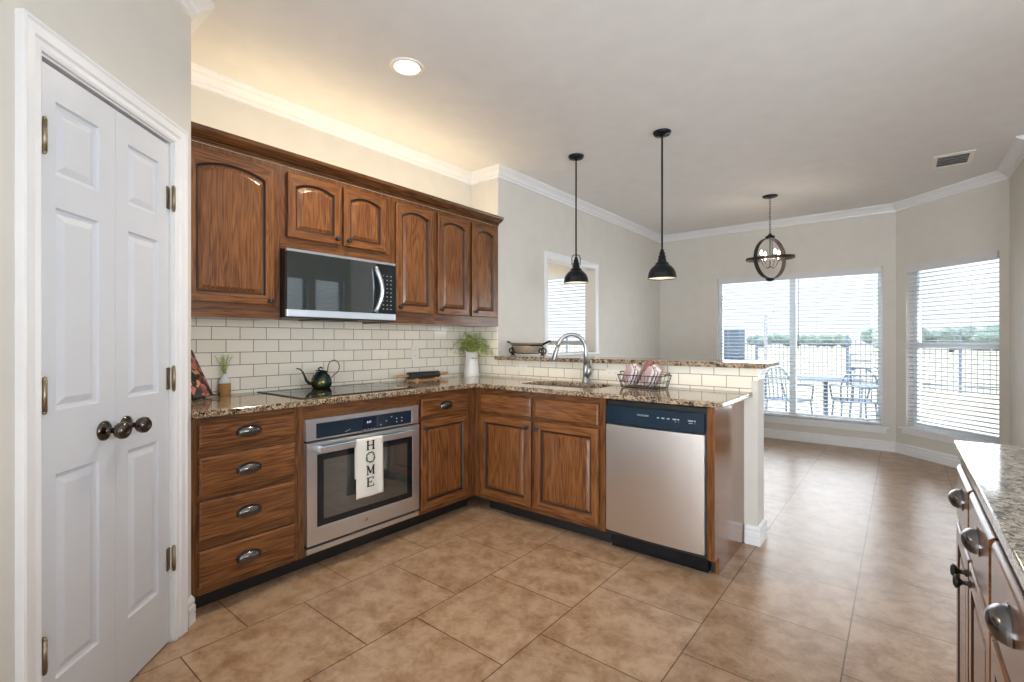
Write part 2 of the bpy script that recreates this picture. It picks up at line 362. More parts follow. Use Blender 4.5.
trimsweep('baseboard_knee', bp, [(KX-.075+.006, YB-.0), (KX, YB), (KX, YB+.16), (XG+.02, YB+.16)][::-1] if 0 else [(KX-.068, YB), (KX, YB), (KX, YB+.16), (XG+.02, YB+.16)])
trimsweep('baseboard_pantry', bp, [tuple(pan(T0-.092).xy), tuple(pan(0).xy), (PX-.03, PY)])
trimsweep('baseboard_pantry_near', bp, [tuple(pan(1.96).xy), tuple(pan(T1+.08).xy)])
# small white capital under the bar end
b = B(); sweep(b, [(0, 1.052), (.03, 1.052), (.03, 1.040), (.022, 1.034), (.018, 1.02), (.008, 1.01), (.006, .985), (0, .98)], [(KX, YB-.002), (KX, YB+.16)])
obj('trim_3', b, TRIM, kind='structure')

# pantry door casing
def casing(name, mapf, x0, x1, z1, w, m=TRIM, sill=None):
    pr = [(0, 0), (0, .010), (.008, .014), (w*.35, .012), (w*.45, .018), (w*.8, .020), (w*.9, .024), (w, .022), (w, 0)]  # (outward from opening, proud)
    b = B(); path = [(x0, 0 if sill is None else sill), (x0, z1), (x1, z1), (x1, 0 if sill is None else sill)]; rings = []
    dirs = [(-1, 0), (-1, 1), (1, 1), (1, 0)]
    for (u, v), (du, dv) in zip(path, dirs): rings.append([b.verts.new(mapf(u+du*o, v+dv*o, pz)) for o, pz in pr])
    for p, q in zip(rings, rings[1:]):
        for j in range(len(pr)): b.faces.new([p[j], p[(j+1) % len(pr)], q[(j+1) % len(pr)], q[j]])
    b.faces.new(rings[0]); b.faces.new(rings[-1])
    return obj(name, b, m, kind='structure')
casing('trim_door_casing', lambda u, v, w: pan(u, w, v), T0, T1, DH, .070)
b = B(); prism(b, [[(T0, 0), (T0+.006, 0), (T0+.006, DH-.006), (T1-.006, DH-.006), (T1-.006, 0), (T1, 0), (T1, DH), (T0, DH)]], lambda u, v, w: pan(u, -w, v), .11)
obj('trim_door_jamb', b, TRIM, kind='structure')

def loops_mesh(bm, loops, mi=0, mif=None, cap=True):
    """loops: lists of equal-length 3D point lists, bridged; last one capped"""
    R = [[bm.verts.new(p) for p in lp] for lp in loops]; n = len(R[0])
    for li, (a, c) in enumerate(zip(R, R[1:])):
        for i in range(n):
            j = (i+1) % n
            f = bm.faces.new([a[i], a[j], c[j], c[i]])
            f.material_index = mif(li, f) if mif else mi
    if cap: f = bm.faces.new(R[-1]); f.material_index = mif(len(R)-1, f) if mif else mi
    f = bm.faces.new(R[0][::-1]); f.material_index = mi
def arch_loop(x0, x1, z0, z1, arch, y, n=12):
    """rectangle whose top edge sags by arch at its ends"""
    pts = [Vector((x0, y, z0)), Vector((x1, y, z0))]
    for i in range(n+1):
        u = i/n; x = x1+(x0-x1)*u; s = 2*u-1
        pts.append(Vector((x, y, z1-arch*abs(s)**2.2)))
    return pts
# ------------------------------------------------------------------ pantry double door: each leaf moulded with three panels
def door_leaf(name, t0, t1, ptx, hinge_side, label):
    root = thing(name, label, None, pan(t0, -.012, .008), -pi/4+pi, kind='structure')
    # local frame: x runs back towards the corner, so build in world coordinates
    b = B(); w = t1-t0
    outer = rect(t0, t1, .008, 2.004)
    pan_z = [(.235, .83), (1.015, 1.605), (1.70, 1.912)]
    prism(b, [outer]+[rect(ptx[0], ptx[1], a, c) for a, c in pan_z], lambda u, v, q: pan(u, -.008-q, v), .032)
    for a, c in pan_z:
        lp = []
        for d, dep in ((0, -.008), (.004, -.016), (.014, -.018), (.034, -.0105), (.038, -.010)):
            lp.append([pan(u, dep, v) for u, v in rect(ptx[0]+d, ptx[1]-d, a+d, c-d)])
        Rr = [[b.verts.new(p) for p in l] for l in lp]
        for p, q in zip(Rr, Rr[1:]):
            for i in range(4): b.faces.new([p[i], p[(i+1) % 4], q[(i+1) % 4], q[i]])
        b.faces.new(Rr[-1])
    obj('leaf', b, DOORP, root, world=True, kind='structure')
    kt = (t1-.052) if hinge_side == 0 else (t0+.052)
    mk = lambda o: Matrix.Translation(pan(kt, o, .921)) @ Vector((1, 1, 0)).to_track_quat('Z', 'Y').to_matrix().to_4x4()
    b = B(); lathe(b, [(0, 0), (.033, 0), (.033, .004), (.026, .009), (.024, .010), (.014, .014), (.010, .016), (.009, .032), (.014, .036), (.024, .044), (.0285, .056), (.027, .067), (.018, .075), (.012, .075), (.010, .073), (0, .073)], 28, mk(-.0085))
    obj('door_knob', b, BRONZE, root, world=True, label='dark bronze round door knob')
    ht = t0-.0 if hinge_side == 0 else t1+.0
    for z in (1.79, 1.065, .34):
        b = B(); c = pan(ht, .010, z)
        tube(b, [c+Vector((0, 0, -.045)), c+Vector((0, 0, .045))], .0065, 10)
        for k in (-.045, .045): sphere(b, c+Vector((0, 0, k*1.05)), .006, 8)
        s = 1 if hinge_side == 0 else -1
        prism(b, [rect(0, .022, z-.044, z+.044)], lambda u, v, q: pan(ht-.002*s+s*u, -.0085+q, v), .004)
        obj('hinge', b, BRASS, root, world=True, label='aged brass butt hinge')
    return root
TM = (T0+T1)/2
# note: t grows from the far corner towards the viewer
door_leaf('door_1', TM+.0006, T1-.008, (TM+.073, TM+.243), 1, 'white moulded pantry door leaf, the one nearer the viewer')
door_leaf('door_2', T0+.008, TM-.0006, (T0+.075, T0+.248), 0, 'white moulded pantry door leaf, the one beside the kitchen cabinets')
# fix knobs: leaf 1 has its hinges on the viewer side, leaf 2 on the far side

# ------------------------------------------------------------------ windows
def window(name, p, ang, x0, x1, z0, z1, th=.14, mull=(), rail=None, apron=True):
    """opening in a wall whose inner face starts at p and runs along ang; outside is to the left of travel"""
    root = thing(name, None, None, (p[0]+cos(ang)*x0, p[1]+sin(ang)*x0, z0), ang, kind='structure')
    w, h = x1-x0, z1-z0; f = .045
    b = B(); ya, yb_ = th-.055, th-.005
    bays = [0]+list(mull)+[w]
    hol = []
    for i in range(len(bays)-1):
        a = bays[i]+(f if i == 0 else .035); c = bays[i+1]-(f if i == len(bays)-2 else .035)
        if rail is None: hol.append((a, c, f, h-f))
        else: hol += [(a, c, f, rail-z0-.03), (a, c, rail-z0+.03, h-f)]
    prism(b, [rect(0.001, w-.001, .001, h-.001)]+[rect(*q) for q in hol], lambda u, v, q: Vector((u, ya+q, v)), yb_-ya)
    obj('window_frame', b, VINYL, root, kind='structure')
    for q in hol:
        b = B(); box(b, q[0]-.005, q[1]+.005, th-.034, th-.028, q[2]-.005, q[3]+.005); obj('window_pane', b, GLASS, root, kind='structure')
    if apron:
        b = B(); box(b, -.06, w+.06, -.04, .0, -.022, 0, bev=.005); box(b, .002, w-.002, 0, ya, -.0, .004)
        obj('window_sill', b, TRIM, root, kind='structure')
        b = B(); box(b, -.035, w+.035, -.016, -.001, -.075, -.022, bev=.004); obj('window_apron', b, TRIM, root, kind='structure')
    return root
def blind(label, p, ang, x0, x1, z0, z1, wand=None, y=.035, tilt=3, cords=(.12,), group=None, lift=None, pitch=.0445):
    root = thing('window_blind', label, 'blind', (p[0]+cos(ang)*x0, p[1]+sin(ang)*x0, z0), ang, group=group)
    w, h = x1-x0, z1-z0
    b = B(); box(b, .003, w-.003, y-.032, y+.022, h-.062, h-.001, bev=.003); box(b, .0, w, y-.042, y-.032, h-.072, h-.001, bev=.002); obj('headrail', b, BLINDM, root)
    b = B(); n = int((h-.10)/pitch); a = radians(tilt)
    for i in range(n):
        z = h-.085-pitch*(i+.3)
        pts = []
        for s, c in ((-.025, 0), (-.0125, .0032), (0, .0045), (.0125, .0032), (.025, 0)): pts.append((y+s*cos(a), z+c+s*sin(a)))
        top = [[b.verts.new((xx, q[0], q[1]+.0019)) for q in pts] for xx in (.006, w-.006)]
        bot = [[b.verts.new((xx, q[0], q[1]-.0019)) for q in pts] for xx in (.006, w-.006)]
        for j in range(4):
            b.faces.new([top[0][j], top[0][j+1], top[1][j+1], top[1][j]]).smooth = True
            b.faces.new([bot[0][j], bot[1][j], bot[1][j+1], bot[0][j+1]]).smooth = True
        for j in (0, 4): b.faces.new([top[0][j], top[1][j], bot[1][j], bot[0][j]])
        for e_ in (0, 1):
            for j in range(4): b.faces.new([top[e_][j], bot[e_][j], bot[e_][j+1], top[e_][j+1]])
    zl = h-.085-pitch*(n-1+.3)-pitch*.8
    obj('slats', b, BLINDM, root)
    b = B(); box(b, .004, w-.004, y-.025, y+.025, max(.003, zl-.009), max(.003, zl-.009)+.018, bev=.003); obj('bottom_rail', b, BLINDM, root)
    nl = max(2, int(round(w/.55))+1)
    for k in range(nl):
        x = .12+(w-.24)*k/(nl-1)
        b = B()
        for yy in (y-.027, y+.027): tube(b, [(x, yy, .01), (x, yy, h-.07)], .0009, 4)
        obj('ladder_cord', b, BLINDM, root)
    if wand:
        b = B(); tube(b, [(wand[0], y-.05, h-.07), (wand[0], y-.052, h-wand[1])], .003, 6); obj('tilt_wand', b, simple('wand_clear', srgb(120, 130, 138), .2), root)
    if lift:
        b = B(); tube(b, [(lift[0], y-.046, h-.07), (lift[0], y-.048, h-lift[1])], .0012, 4); lathe(b, [(0, 0), (.007, 0), (.004, .022), (0, .024)], 10, Matrix.Translation((lift[0], y-.048, h-lift[1]-.02)))
        obj('lift_cord', b, BLINDM, root)
    return root
wm = -1.035-WB[0]
window('window_1', (0, YK), 0, *WB, mull=(wm,), rail=None)
blind('wide white slatted blind on the large back wall window of the breakfast area', (0, YK), 0, WB[0]+.01, WB[1]-.01, WB[2], WB[3], wand=(.93, .95), lift=(.66, .45))
window('window_2', (-.04, YK), -pi/4, *WBAY, rail=1.165)
blind('white slatted blind on the angled bay window right of the back window', (-.04, YK), -pi/4, WBAY[0]+.01, WBAY[1]-.01, WBAY[2], WBAY[3], wand=None, lift=(.66, .75), pitch=.0435)
window('window_3', (-6.0, 5.4), 0, 6.0-4.15, 6.0-3.0, .62, 2.105, rail=1.18)
blind('white slatted blind in the next room seen through the wall opening', (-6.0, 5.4), 0, 6.0-4.14, 6.0-3.01, .62, 2.105, tilt=-2)
p5 = (2.6, 5.0)
window('window_4', p5, -pi/2, *LW[0]); window('window_5', p5, -pi/2, *LW[1]); window('window_6', p5, -pi/2, *LW[2], mull=(1.3,))
window('window_7', (2.6, -3.6), pi, .1, 3.3, .05, 2.3, mull=(1.6,), apron=False)
blind('white slatted blind on the narrow living room window farther from the bay', p5, -pi/2, LW[0][0]+.01, LW[0][1]-.01, LW[0][2], LW[0][3], tilt=15)
blind('white slatted blind on the narrow living room window nearer the bay', p5, -pi/2, LW[1][0]+.01, LW[1][1]-.01, LW[1][2], LW[1][3], tilt=15)
# casing of the pass-through opening and its reveal
b = B(); y0, y1, z0_, z1_ = OPEN; wc = .055
pr = [(0, .0), (0, .012), (.012, .016), (.04, .018), (wc, .014), (wc, 0)]
rings = []
for (yy, zz, dy, dz) in ((y0, z0_, -1, 0), (y0, z1_, -1, 1), (y1, z1_, 1, 1), (y1, z0_, 1, 0)):
    rings.append([b.verts.new((XG+pp, yy+dy*o, zz+dz*o)) for o, pp in pr])
for p_, q_ in zip(rings, rings[1:]):
    for j in range(len(pr)): b.faces.new([p_[j], p_[(j+1) % len(pr)], q_[(j+1) % len(pr)], q_[j]])
b.faces.new(rings[0]); b.faces.new(rings[-1]); obj('trim_opening_casing', b, TRIM, kind='structure')
b = B(); box(b, XG-.13, XG, y0, y1, z1_-.012, z1_); box(b, XG-.14, XG+.03, y0-.05, y1+.05, z0_-.02, z0_); obj('trim_opening_reveal', b, TRIM, kind='structure')

# ------------------------------------------------------------------ cabinet parts
FACE = -.022
def panel_door(bm, x0, x1, z0, z1, arch=0, fr=.055):
    lp = []
    a = arch
    def L(d, y, ar): lp.append(arch_loop(x0+d, x1-d, z0+d, z1-d, ar, y))
    L(.003, -.0015, 0); L(0, FACE+.008, 0); L(.001, FACE+.003, 0); L(.005, FACE, 0)
    L(fr-.006, FACE, a); L(fr-.003, FACE+.003, a); L(fr+.002, FACE+.010, a); L(fr+.008, FACE+.011, a); L(fr+.024, FACE+.003, a); L(fr+.027, FACE+.002, a)
    def mif(li, f):
        c = f.calc_center_median()
        if li in (0, 4, 5, 6): return 2
        if li in (1, 2, 3):
            return 1 if (c.z < z0+fr*.9 or c.z > z1-fr-a*.9) and x0+fr*.6 < c.x < x1-fr*.6 else 0
        return 0
    loops_mesh(bm, lp, mif=mif)
def drawer_front(bm, x0, x1, z0, z1):
    lp = []
    for d, y in ((.003, -.0015), (0, FACE+.008), (.001, FACE+.006), (.006, FACE+.002), (.010, FACE), (.014, FACE)): lp.append([Vector((x, y, z)) for x, z in rect(x0+d, x1-d, z0+d, z1-d)])
    loops_mesh(bm, lp, mif=lambda li, f: 2 if li == 0 else 1)
OAKS = [OAKV, OAKH, GROOVE]
def cup_pull(parent, x, z, w=.054, h=.026, d=.026, y=FACE, name='cup_pull', m=None):
    b = B(); n, k = 18, 9; G = []
    for j in range(k+1):
        bb = radians(-38+128*j/k); row = []
        for i in range(n+1):
            a = pi*i/n; row.append(b.verts.new((x+w*cos(a)*(cos(bb) if bb > 0 else 1), y-.002-d*sin(a)*cos(bb), z+h*sin(bb))))
        G.append(row)
    for j in range(k):
        for i in range(n):
            try: f = b.faces.new([G[j][i], G[j][i+1], G[j+1][i+1], G[j+1][i]]); f.smooth = True
            except ValueError: pass
    prism(b, [[(x+(w+.004)*cos(2*pi*i/28), z+(h+.004)*sin(2*pi*i/28)) for i in range(28)]], lambda u, v, q: Vector((u, y-q, v)), .0025)
    return obj(name, b, m or PEWTER, parent)
def knob(parent, x, z, y=FACE, s=1.0, m=None):
    b = B(); M = Matrix.Translation((x, y, z)) @ Matrix.Rotation(pi/2, 4, 'X')
    lathe(b, [(0, 0), (.009*s, 0), (.009*s, .002), (.0055*s, .005), (.005*s, .013), (.010*s, .018), (.0155*s, .022), (.0155*s, .026), (.010*s, .030), (0, .031)], 20, M)
    return obj('knob', b, m or BLACKM, parent)
def cab_body(root, x0, x1, z0, z1, depth, kick=True):
    b = B(); box(b, x0, x1, 0, depth, z0, z1, mi=0, bev=.0015)
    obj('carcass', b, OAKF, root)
    if kick:
        b = B(); box(b, x0+.001, x1-.001, .075, depth, .001, z0); obj('toe_kick', b, KICK, root)
def facerails(root, rects):
    """horizontal-grain rails laid on the face frame (proud by 1 mm)"""
    for (x0, x1, z0, z1) in rects:
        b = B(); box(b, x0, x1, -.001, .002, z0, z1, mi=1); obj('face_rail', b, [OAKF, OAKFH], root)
FX, FY = -2.412, 2.549
DB = .60
# left run: local x = world y, origin at (FX, y0)
def left_cab(name, label, y0, cat='cabinet', z=0): return thing(name, label, cat, (FX, y0, z), pi/2)
c = left_cab('drawer_base_cabinet', 'oak base cabinet with four stacked drawers left of the oven', .75)
cab_body(c, 0, .484, .09, 0.8785, DB-.002)
facerails(c, [(.028, .461, .845, 0.8785), (.028, .461, .70, .742), (.028, .461, .505, .535), (.028, .461, .288, .33), (.028, .461, .09, .122)])
for a, d in ((.742, .845), (.535, .70), (.33, .505), (.122, .288)):
    b = B(); drawer_front(b, .028, .461, a, d); dr = obj('drawer', b, OAKS, c)
    cup_pull(dr, .235, (a+d)/2-.001)
c = left_cab('oven_cabinet', 'oak cabinet surround framing the built-in oven', 1.2345)
b = B(); prism(b, [rect(0, .787, .09, 0.8785), rect(.030, .771, .115, .806)], lambda u, v, q: Vector((u, q, v)), .02); box(b, 0, .029, .02, DB-.002, .09, 0.8785); box(b, .772, .787, .02, DB-.002, .09, 0.8785); box(b, .029, .772, .02, DB-.002, .090, .104)
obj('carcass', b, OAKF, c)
b = B(); box(b, .001, .786, .075, DB, .001, .09); obj('toe_kick', b, KICK, c)
facerails(c, [(.030, .771, .808, 0.8785)])
c = left_cab('drawer_door_cabinet', 'narrow oak base cabinet with one drawer over one door right of the oven', 2.022)
cab_body(c, 0, .526, .09, 0.8785, DB-.002)
facerails(c, [(.012, .447, .84, 0.8785), (.012, .447, .70, .722), (.012, .447, .09, .122)])
b = B(); drawer_front(b, .012, .447, .722, .84); dr = obj('drawer', b, OAKS, c); cup_pull(dr, .228, .781)
b = B(); panel_door(b, .012, .447, .122, .70); dr = obj('cabinet_door', b, OAKS, c); knob(dr, .040, .652)
# sink base: faces -y
c = thing('sink_base_cabinet', 'wide oak base cabinet with two doors below the kitchen sink', 'cabinet', (FX, FY, 0), 0)
X = lambda x: x-FX
b = B(); xa, xb_ = .001, X(-1.351)
box(b, xa, xb_, 0, .02, .09, 0.8785); box(b, xa, xa+.018, .02, .588, .09, 0.8785); box(b, xb_-.018, xb_, .02, .588, .09, 0.8785); box(b, xa+.018, xb_-.018, .02, .588, .09, .108); box(b, xa+.018, xb_-.018, .575, .588, .108, 0.8785)
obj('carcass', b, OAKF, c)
b = B(); box(b, xa+.085, xb_-.001, .075, .58, .001, .09); obj('toe_kick', b, KICK, c)
xs = [(X(-2.337), X(-1.887)), (X(-1.857), X(-1.388))]
facerails(c, [(xs[0][0], xs[1][1], .84, 0.8785), (xs[0][0], xs[1][1], .69, .71), (xs[0][0], xs[1][1], .09, .122)])
for i, (a, d) in enumerate(xs):
    b = B(); drawer_front(b, a, d, .71, .84); obj('false_drawer_front', b, OAKS, c)
    b = B(); panel_door(b, a, d, .122, .69); dr = obj('cabinet_door', b, OAKS, c); knob(dr, (d-.026) if i == 0 else (a+.026), .645)
# end panel
c = thing('cabinet_end_panel', 'glossy oak end panel closing the peninsula right of the dishwasher', 'panel', (-.735, FY, 0), 0)
b = B(); prism(b, [[(0, .09), (.075, .09), (.075, 0), (.588, 0), (.588, 0.8785), (0, 0.8785)]], lambda u, v, q: Vector((-q, u, v)), .018)
box(b, -.037, -.018, 0, .02, .09, 0.8785)
b2 = obj('side_panel', b, oak('oak_end_panel', 'z', 1.0, .12), c)
b = B(); box(b, -.037, -.0185, .075, .09, .001, .09); obj('toe_kick', b, KICK, c)

# countertop
def smooth_rect(x0, x1, y0, y1, r, n=6):
    P = []
    for cx, cy, a0 in ((x1-r, y1-r, 0), (x0+r, y1-r, 90), (x0+r, y0+r, 180), (x1-r, y0+r, 270)):
        for i in range(n+1): a = radians(a0+90*i/n); P.append((cx+r*cos(a), cy+r*sin(a)))
    return P
CT = .910
SK = (-2.13, -1.515, 2.69, 3.02)
YT = YB-.0085
b = B(); prism(b, [[(XW+.0085, PY+.001), (-2.362, PY+.001), (-2.362, 2.504), (-.685, 2.504), (-.685, YT), (XW+.0085, YT)], smooth_rect(*SK, .09)], lambda u, v, q: Vector((u, v, CT-.030+q)), .030)
tag(obj('countertop', b, GRANITE, bevel=.007), 'beige speckled granite L-shaped countertop on the oak base cabinets', 'countertop')
b = B(); prism(b, [[(XG+.001, 3.085), (-.60, 3.085), (-.60, 3.46), (XG+.001, 3.46)]], lambda u, v, q: Vector((u, v, 1.053+q)), .032)
tag(obj('raised_countertop', b, GRANITE, bevel=.008), 'raised granite bar top on the tiled half wall behind the sink', 'countertop')
# sink
s = thing('kitchen_sink', 'undermount stainless double sink set into the peninsula countertop', 'sink', (-1.82, 2.855, CT-.030))
b = B(); lp = []
for d, z, r in ((-.02, CT-.0305, .09), (.0, CT-.0305, .09), (.004, CT-.05, .088), (.014, CT-.20, .08), (.03, CT-.215, .07)):
    lp.append([Vector((x, y, z)) for x, y in smooth_rect(SK[0]+d, SK[1]-d, SK[2]+d, SK[3]-d, r)])
Rr = [[b.verts.new(p) for p in l] for l in lp]
for p_, q_ in zip(Rr, Rr[1:]):
    n = len(p_)
    for i in range(n): b.faces.new([p_[i], p_[(i+1) % n], q_[(i+1) % n], q_[i]]).smooth = True
b.faces.new(Rr[-1]); obj('basin', b, STEELD, s, world=True)
b = B(); box(b, -1.83, -1.815, SK[2]+.012, SK[3]-.012, CT-.214, CT-.07, bev=.005); obj('divider', b, STEELD, s, world=True)
for x in (-1.98, -1.66):
    b = B(); lathe(b, [(0, .002), (.02, .002), (.03, .004), (.042, .003), (.043, 0)], 20, Matrix.Translation((x, 2.86, CT-.2148))); obj('drain', b, CHROME, s, world=True)
# faucet
f_ = thing('kitchen_faucet', 'tall brushed nickel gooseneck faucet behind the sink', 'faucet', (-1.785, 3.065, CT))
b = B(); lathe(b, [(0, 0), (.030, 0), (.030, .006), (.024, .012), (.022, .06), (.021, .11), (.016, .13), (0, .132)], 24); obj('base', b, CHROME, f_)
dx, dy = -.74, -.67; pts = [(0, 0, .12), (0, 0, .22)]
for i in range(17):
    a = pi*i/16*.93; rr = .105; pts.append(((rr-rr*cos(a))*dx, (rr-rr*cos(a))*dy, .235+rr*sin(a)*1.1))
b = B(); tube(b, pts, [.0165]*2+[.0145]*17, 12); obj('spout', b, CHROME, f_)
e0 = Vector(pts[-1]); dn = (Vector(pts[-1])-Vector(pts[-2])).normalized()
b = B(); tube(b, [e0-dn*.005, e0+dn*.02, e0+dn*.05, e0+dn*.10, e0+dn*.105], [.0145, .0165, .0165, .0215, .018], 14); obj('spray_head', b, CHROME, f_)
b = B(); tube(b, [(.008, -.004, .045), (.028, -.008, .075), (.040, -.010, .11)], [.02, .021, .016], 12); tube(b, [(.038, -.010, .10), (.046, -.01, .135), (.048, -.008, .165)], [.008, .006, .0075], 8); obj('handle', b, CHROME, f_)

# dishwasher
d = thing('dishwasher', 'stainless steel dishwasher with black control strip at the end of the peninsula', 'dishwasher', (-1.345, FY, 0))
DWW = .573
b = B(); box(b, .002, DWW-.002, .01, .57, .09, .868); obj('tub', b, BLACKM, d)
b = B(); n = 10  # gently bowed steel door
for i in range(n):
    pass
prof = []
for i in range(n+1):
    u = i/n; prof.append((.008+(DWW-.016)*u, -.020-.012*(1-(2*u-1)**2)))
poly = [(p[0], p[1]) for p in prof]+[(DWW-.008, .009), (.008, .009)]
prism(b, [poly], lambda u, v, q: Vector((u, v, .118+q)), .732-.118); obj('door_panel', b, STEELV, d, bevel=.003)
b = B(); poly = [(p[0], p[1]-.002) for p in prof]+[(DWW-.008, .009), (.008, .009)]
prism(b, [poly], lambda u, v, q: Vector((u, v, .742+q)), .100); obj('control_panel', b, NAVY, d, bevel=.003)
b = B(); box(b, .01, DWW-.01, .05, .075, .002, .112); obj('kick_plate', b, BLACK, d)
cpn = [o for o in d.children if o.name.startswith('control_panel')][0]
def text(name, s_, size, loc, rot, m, parent, ext=.0004, align='LEFT'):
    c_ = bpy.data.curves.new(name, 'FONT'); c_.body = s_; c_.size = size; c_.extrude = ext; c_.align_x = align
    o = bpy.data.objects.new(name, c_); COL.objects.link(o); o.location = loc; o.rotation_euler = rot; 
    bpy.context.view_layer.update(); me = bpy.data.meshes.new_from_object(o); me.materials.clear(); me.materials.append(m)
    bpy.data.objects.remove(o); o = bpy.data.objects.new(name, me); COL.objects.link(o); o.location = loc; o.rotation_euler = rot; o.parent = parent
    return o
text('lettering', 'FRIGIDAIRE', .0135, (.205, -.0345, .800), (pi/2, 0, 0), PRINT, cpn)
for x, w in ((.32, .012), (.345, .016), (.375, .014), (.405, .02), (.43, .01), (.485, .025), (.515, .008)):
    b = B(); box(b, x, x+w, -.0345+.02*((x/DWW*2-1)**2)*.5, -.028+.01, .797, .803); box(b, x+.003, x+w-.002, -.033+.02*((x/DWW*2-1)**2)*.5, -.028+.01, .786, .789); obj('button_mark', b, PRINT, cpn)

# wall oven
o_ = thing('wall_oven', 'stainless built-in electric oven under the cooktop', 'oven', (FX, 1.2645, 0), pi/2)
b = B(); box(b, .004, .738, .0, .56, .118, .803); obj('oven_body', b, BLACKM, o_)
b = B(); prism(b, [rect(0, .742, .693, .806), rect(.054, .686, .702, .780)], lambda u, v, q: Vector((u, -.026+q, v)), .026); obj('control_frame', b, STEEL, o_, bevel=.002)
b = B(); box(b, .054, .686, -.024, -.002, .702, .780); cpo = obj('control_panel', b, NAVY, o_)
b = B(); box(b, .335, .43, -.0255, -.0235, .712, .768); cl = obj('display', b, simple('display_blue', (.003, .006, .03, 1), .1), cpo)
text('clock_digits', '12:34'[0:0]+'8:30', .016, (.362, -.0262, .742), (pi/2, 0, 0), emis('display_digit', (.25, .45, .8, 1), .5), cpo)
for i in range(5):
    for z in ((.717,), (.735,), (.755,), (.735,), (.717,))[i] if i < 3 else (.72, .74):
        b = B(); box(b, .455+i*.038, .463+i*.038, -.0252, -.0235, z, z+.006); obj('button_mark', b, PRINT, cpo)
for k in range(4):
    b = B(); box(b, .345+k*.022, .352+k*.022, -.0258, -.0235, .706, .709); obj('button_mark', b, PRINT, cpo)
for k in range(3):
    b = B(); box(b, .225+k*.012, .230+k*.012, -.0252, -.0235, .712+k*.004, .716+k*.004); obj('button_mark', b, PRINT, cpo)
b = B(); prism(b, [rect(0, .742, .148, .683), rect(.055, .686, .238, .618)], lambda u, v, q: Vector((u, -.034+q, v)), .034); od = obj('oven_door', b, STEEL, o_, bevel=.002)
b = B(); prism(b, [rect(.055, .686, .238, .618), rect(.092, .648, .272, .585)], lambda u, v, q: Vector((u, -.033+q, v)), .004); obj('glass_border', b, BLACK, od)
OVG = simple('oven_window_glass', (.05, .05, .045, 1), .04); OVG.node_tree.nodes['Principled BSDF'].inputs['IOR'].default_value = 2.2; b = B(); box(b, .092, .648, -.032, -.028, .272, .585); obj('oven_window', b, OVG, od)
b = B(); pts = [(.055+.630*i/12, -.052-.012*sin(pi*i/12), .645) for i in range(13)]
box(b, .055, .686, -.072, -.060, .628, .664, bev=.004); box(b, .060, .085, -.062, -.033, .632, .660, bev=.003); box(b, .656, .681, -.062, -.033, .632, .660, bev=.003); obj('handle', b, STEEL, od)
b = B(); lathe(b, [(0, 0), (.011, 0), (.010, .0015), (0, .002)], 20, Matrix.Translation((.352, -.034, .195)) @ Matrix.Rotation(pi/2, 4, 'X')); obj('round_badge', b, CHROME, od)
b = B(); box(b, 0, .742, -.028, 0, .106, .134, bev=.003); obj('vent_trim', b, STEEL, o_)

# HOME towel hanging over the oven handle
LINEN = simple('linen_towel', srgb(226, 222, 214), .85, bump=(700, .3, .001)); INK = simple('black_ink', (.02, .02, .02, 1), .8); GREENI = simple('printed_green', srgb(74, 104, 66), .8)
tw = thing('tea_towel', 'white linen towel lettered HOME hanging from the oven handle', 'towel', (FX+.073, 1.525, .34), pi/2)
TWW, TZ = .172, .327
b = B(); NX, NZ = 14, 22; rows = []
path = [(.0015-0*k, 0) for k in range(0)]
def tpt(u, s):  # u across, s along: 0 bottom front .. 1 over the bar .. down behind
    Ltot = TZ+.016+.22; l = s*Ltot; wv = .0022*sin(u*9+l*5)*(1 if l < TZ*.8 else .3)
    if l < TZ: return Vector((u*TWW+.004*(1-l/TZ)*(u-.5)*2, -.0045+wv-.003*(1-l/TZ), l))
    if l < TZ+.016: a = pi*(l-TZ)/.016; return Vector((u*TWW, .0045-.0105*cos(a)*1.0-.002, TZ+.003*sin(a)))
    return Vector((u*TWW, .0145-.0015+wv*.5, TZ-(l-TZ-.016)))
for j in range(NZ*2+1): rows.append([b.verts.new(tpt(i/NX, j/(NZ*2))) for i in range(NX+1)])
for p_, q_ in zip(rows, rows[1:]):
    for i in range(NX): b.faces.new([p_[i], p_[i+1], q_[i+1], q_[i]]).smooth = True
cloth = obj('cloth', b, LINEN, tw); sm = cloth.modifiers.new('solid', 'SOLIDIFY'); sm.thickness = .0015; sm.offset = 0
def glyph(bm, strokes, x, z, w, h, y=-.0125, th=.0025):
    for (a0, b0, a1, b1, t) in strokes:
        p, q = Vector((x+a0*w, 0, z+b0*h)), Vector((x+a1*w, 0, z+b1*h)); dd = (q-p).normalized(); nn = Vector((-dd.z, 0, dd.x))*t/2
        vs = [p+nn, p-nn, q-nn, q+nn]; prism(bm, [[(v.x, v.z) for v in vs]], lambda u, v, s_: Vector((u, y+s_, v)), th)
gx, gw, gh = .060, .052, .050
for ch, z0g, strokes in (('letter_h', .262, [(.15, 0, .15, 1, .009), (.85, 0, .85, 1, .009), (.15, .5, .85, .5, .005), (0, .02, .32, .02, .004), (0, .98, .32, .98, .004), (.68, .02, 1, .02, .004), (.68, .98, 1, .98, .004)]),
                         ('letter_m', .122, [(.12, 0, .12, 1, .004), (.12, 1, .5, .15, .009), (.5, .15, .86, 1, .004), (.86, 0, .86, 1, .009), (0, .02, .26, .02, .004), (.72, .02, 1, .02, .004), (-.02, .98, .2, .98, .004), (.8, .98, 1, .98, .004)]),
                         ('letter_e', .055, [(.18, 0, .18, 1, .009), (.02, .02, .9, .02, .004), (.02, .98, .85, .98, .004), (.18, .5, .6, .5, .004), (.9, 0, .9, .25, .004), (.85, .78, .85, 1, .004), (.6, .38, .6, .62, .003)])):
    b = B(); glyph(b, strokes, gx, z0g, gw, gh); obj(ch, b, INK, cloth)
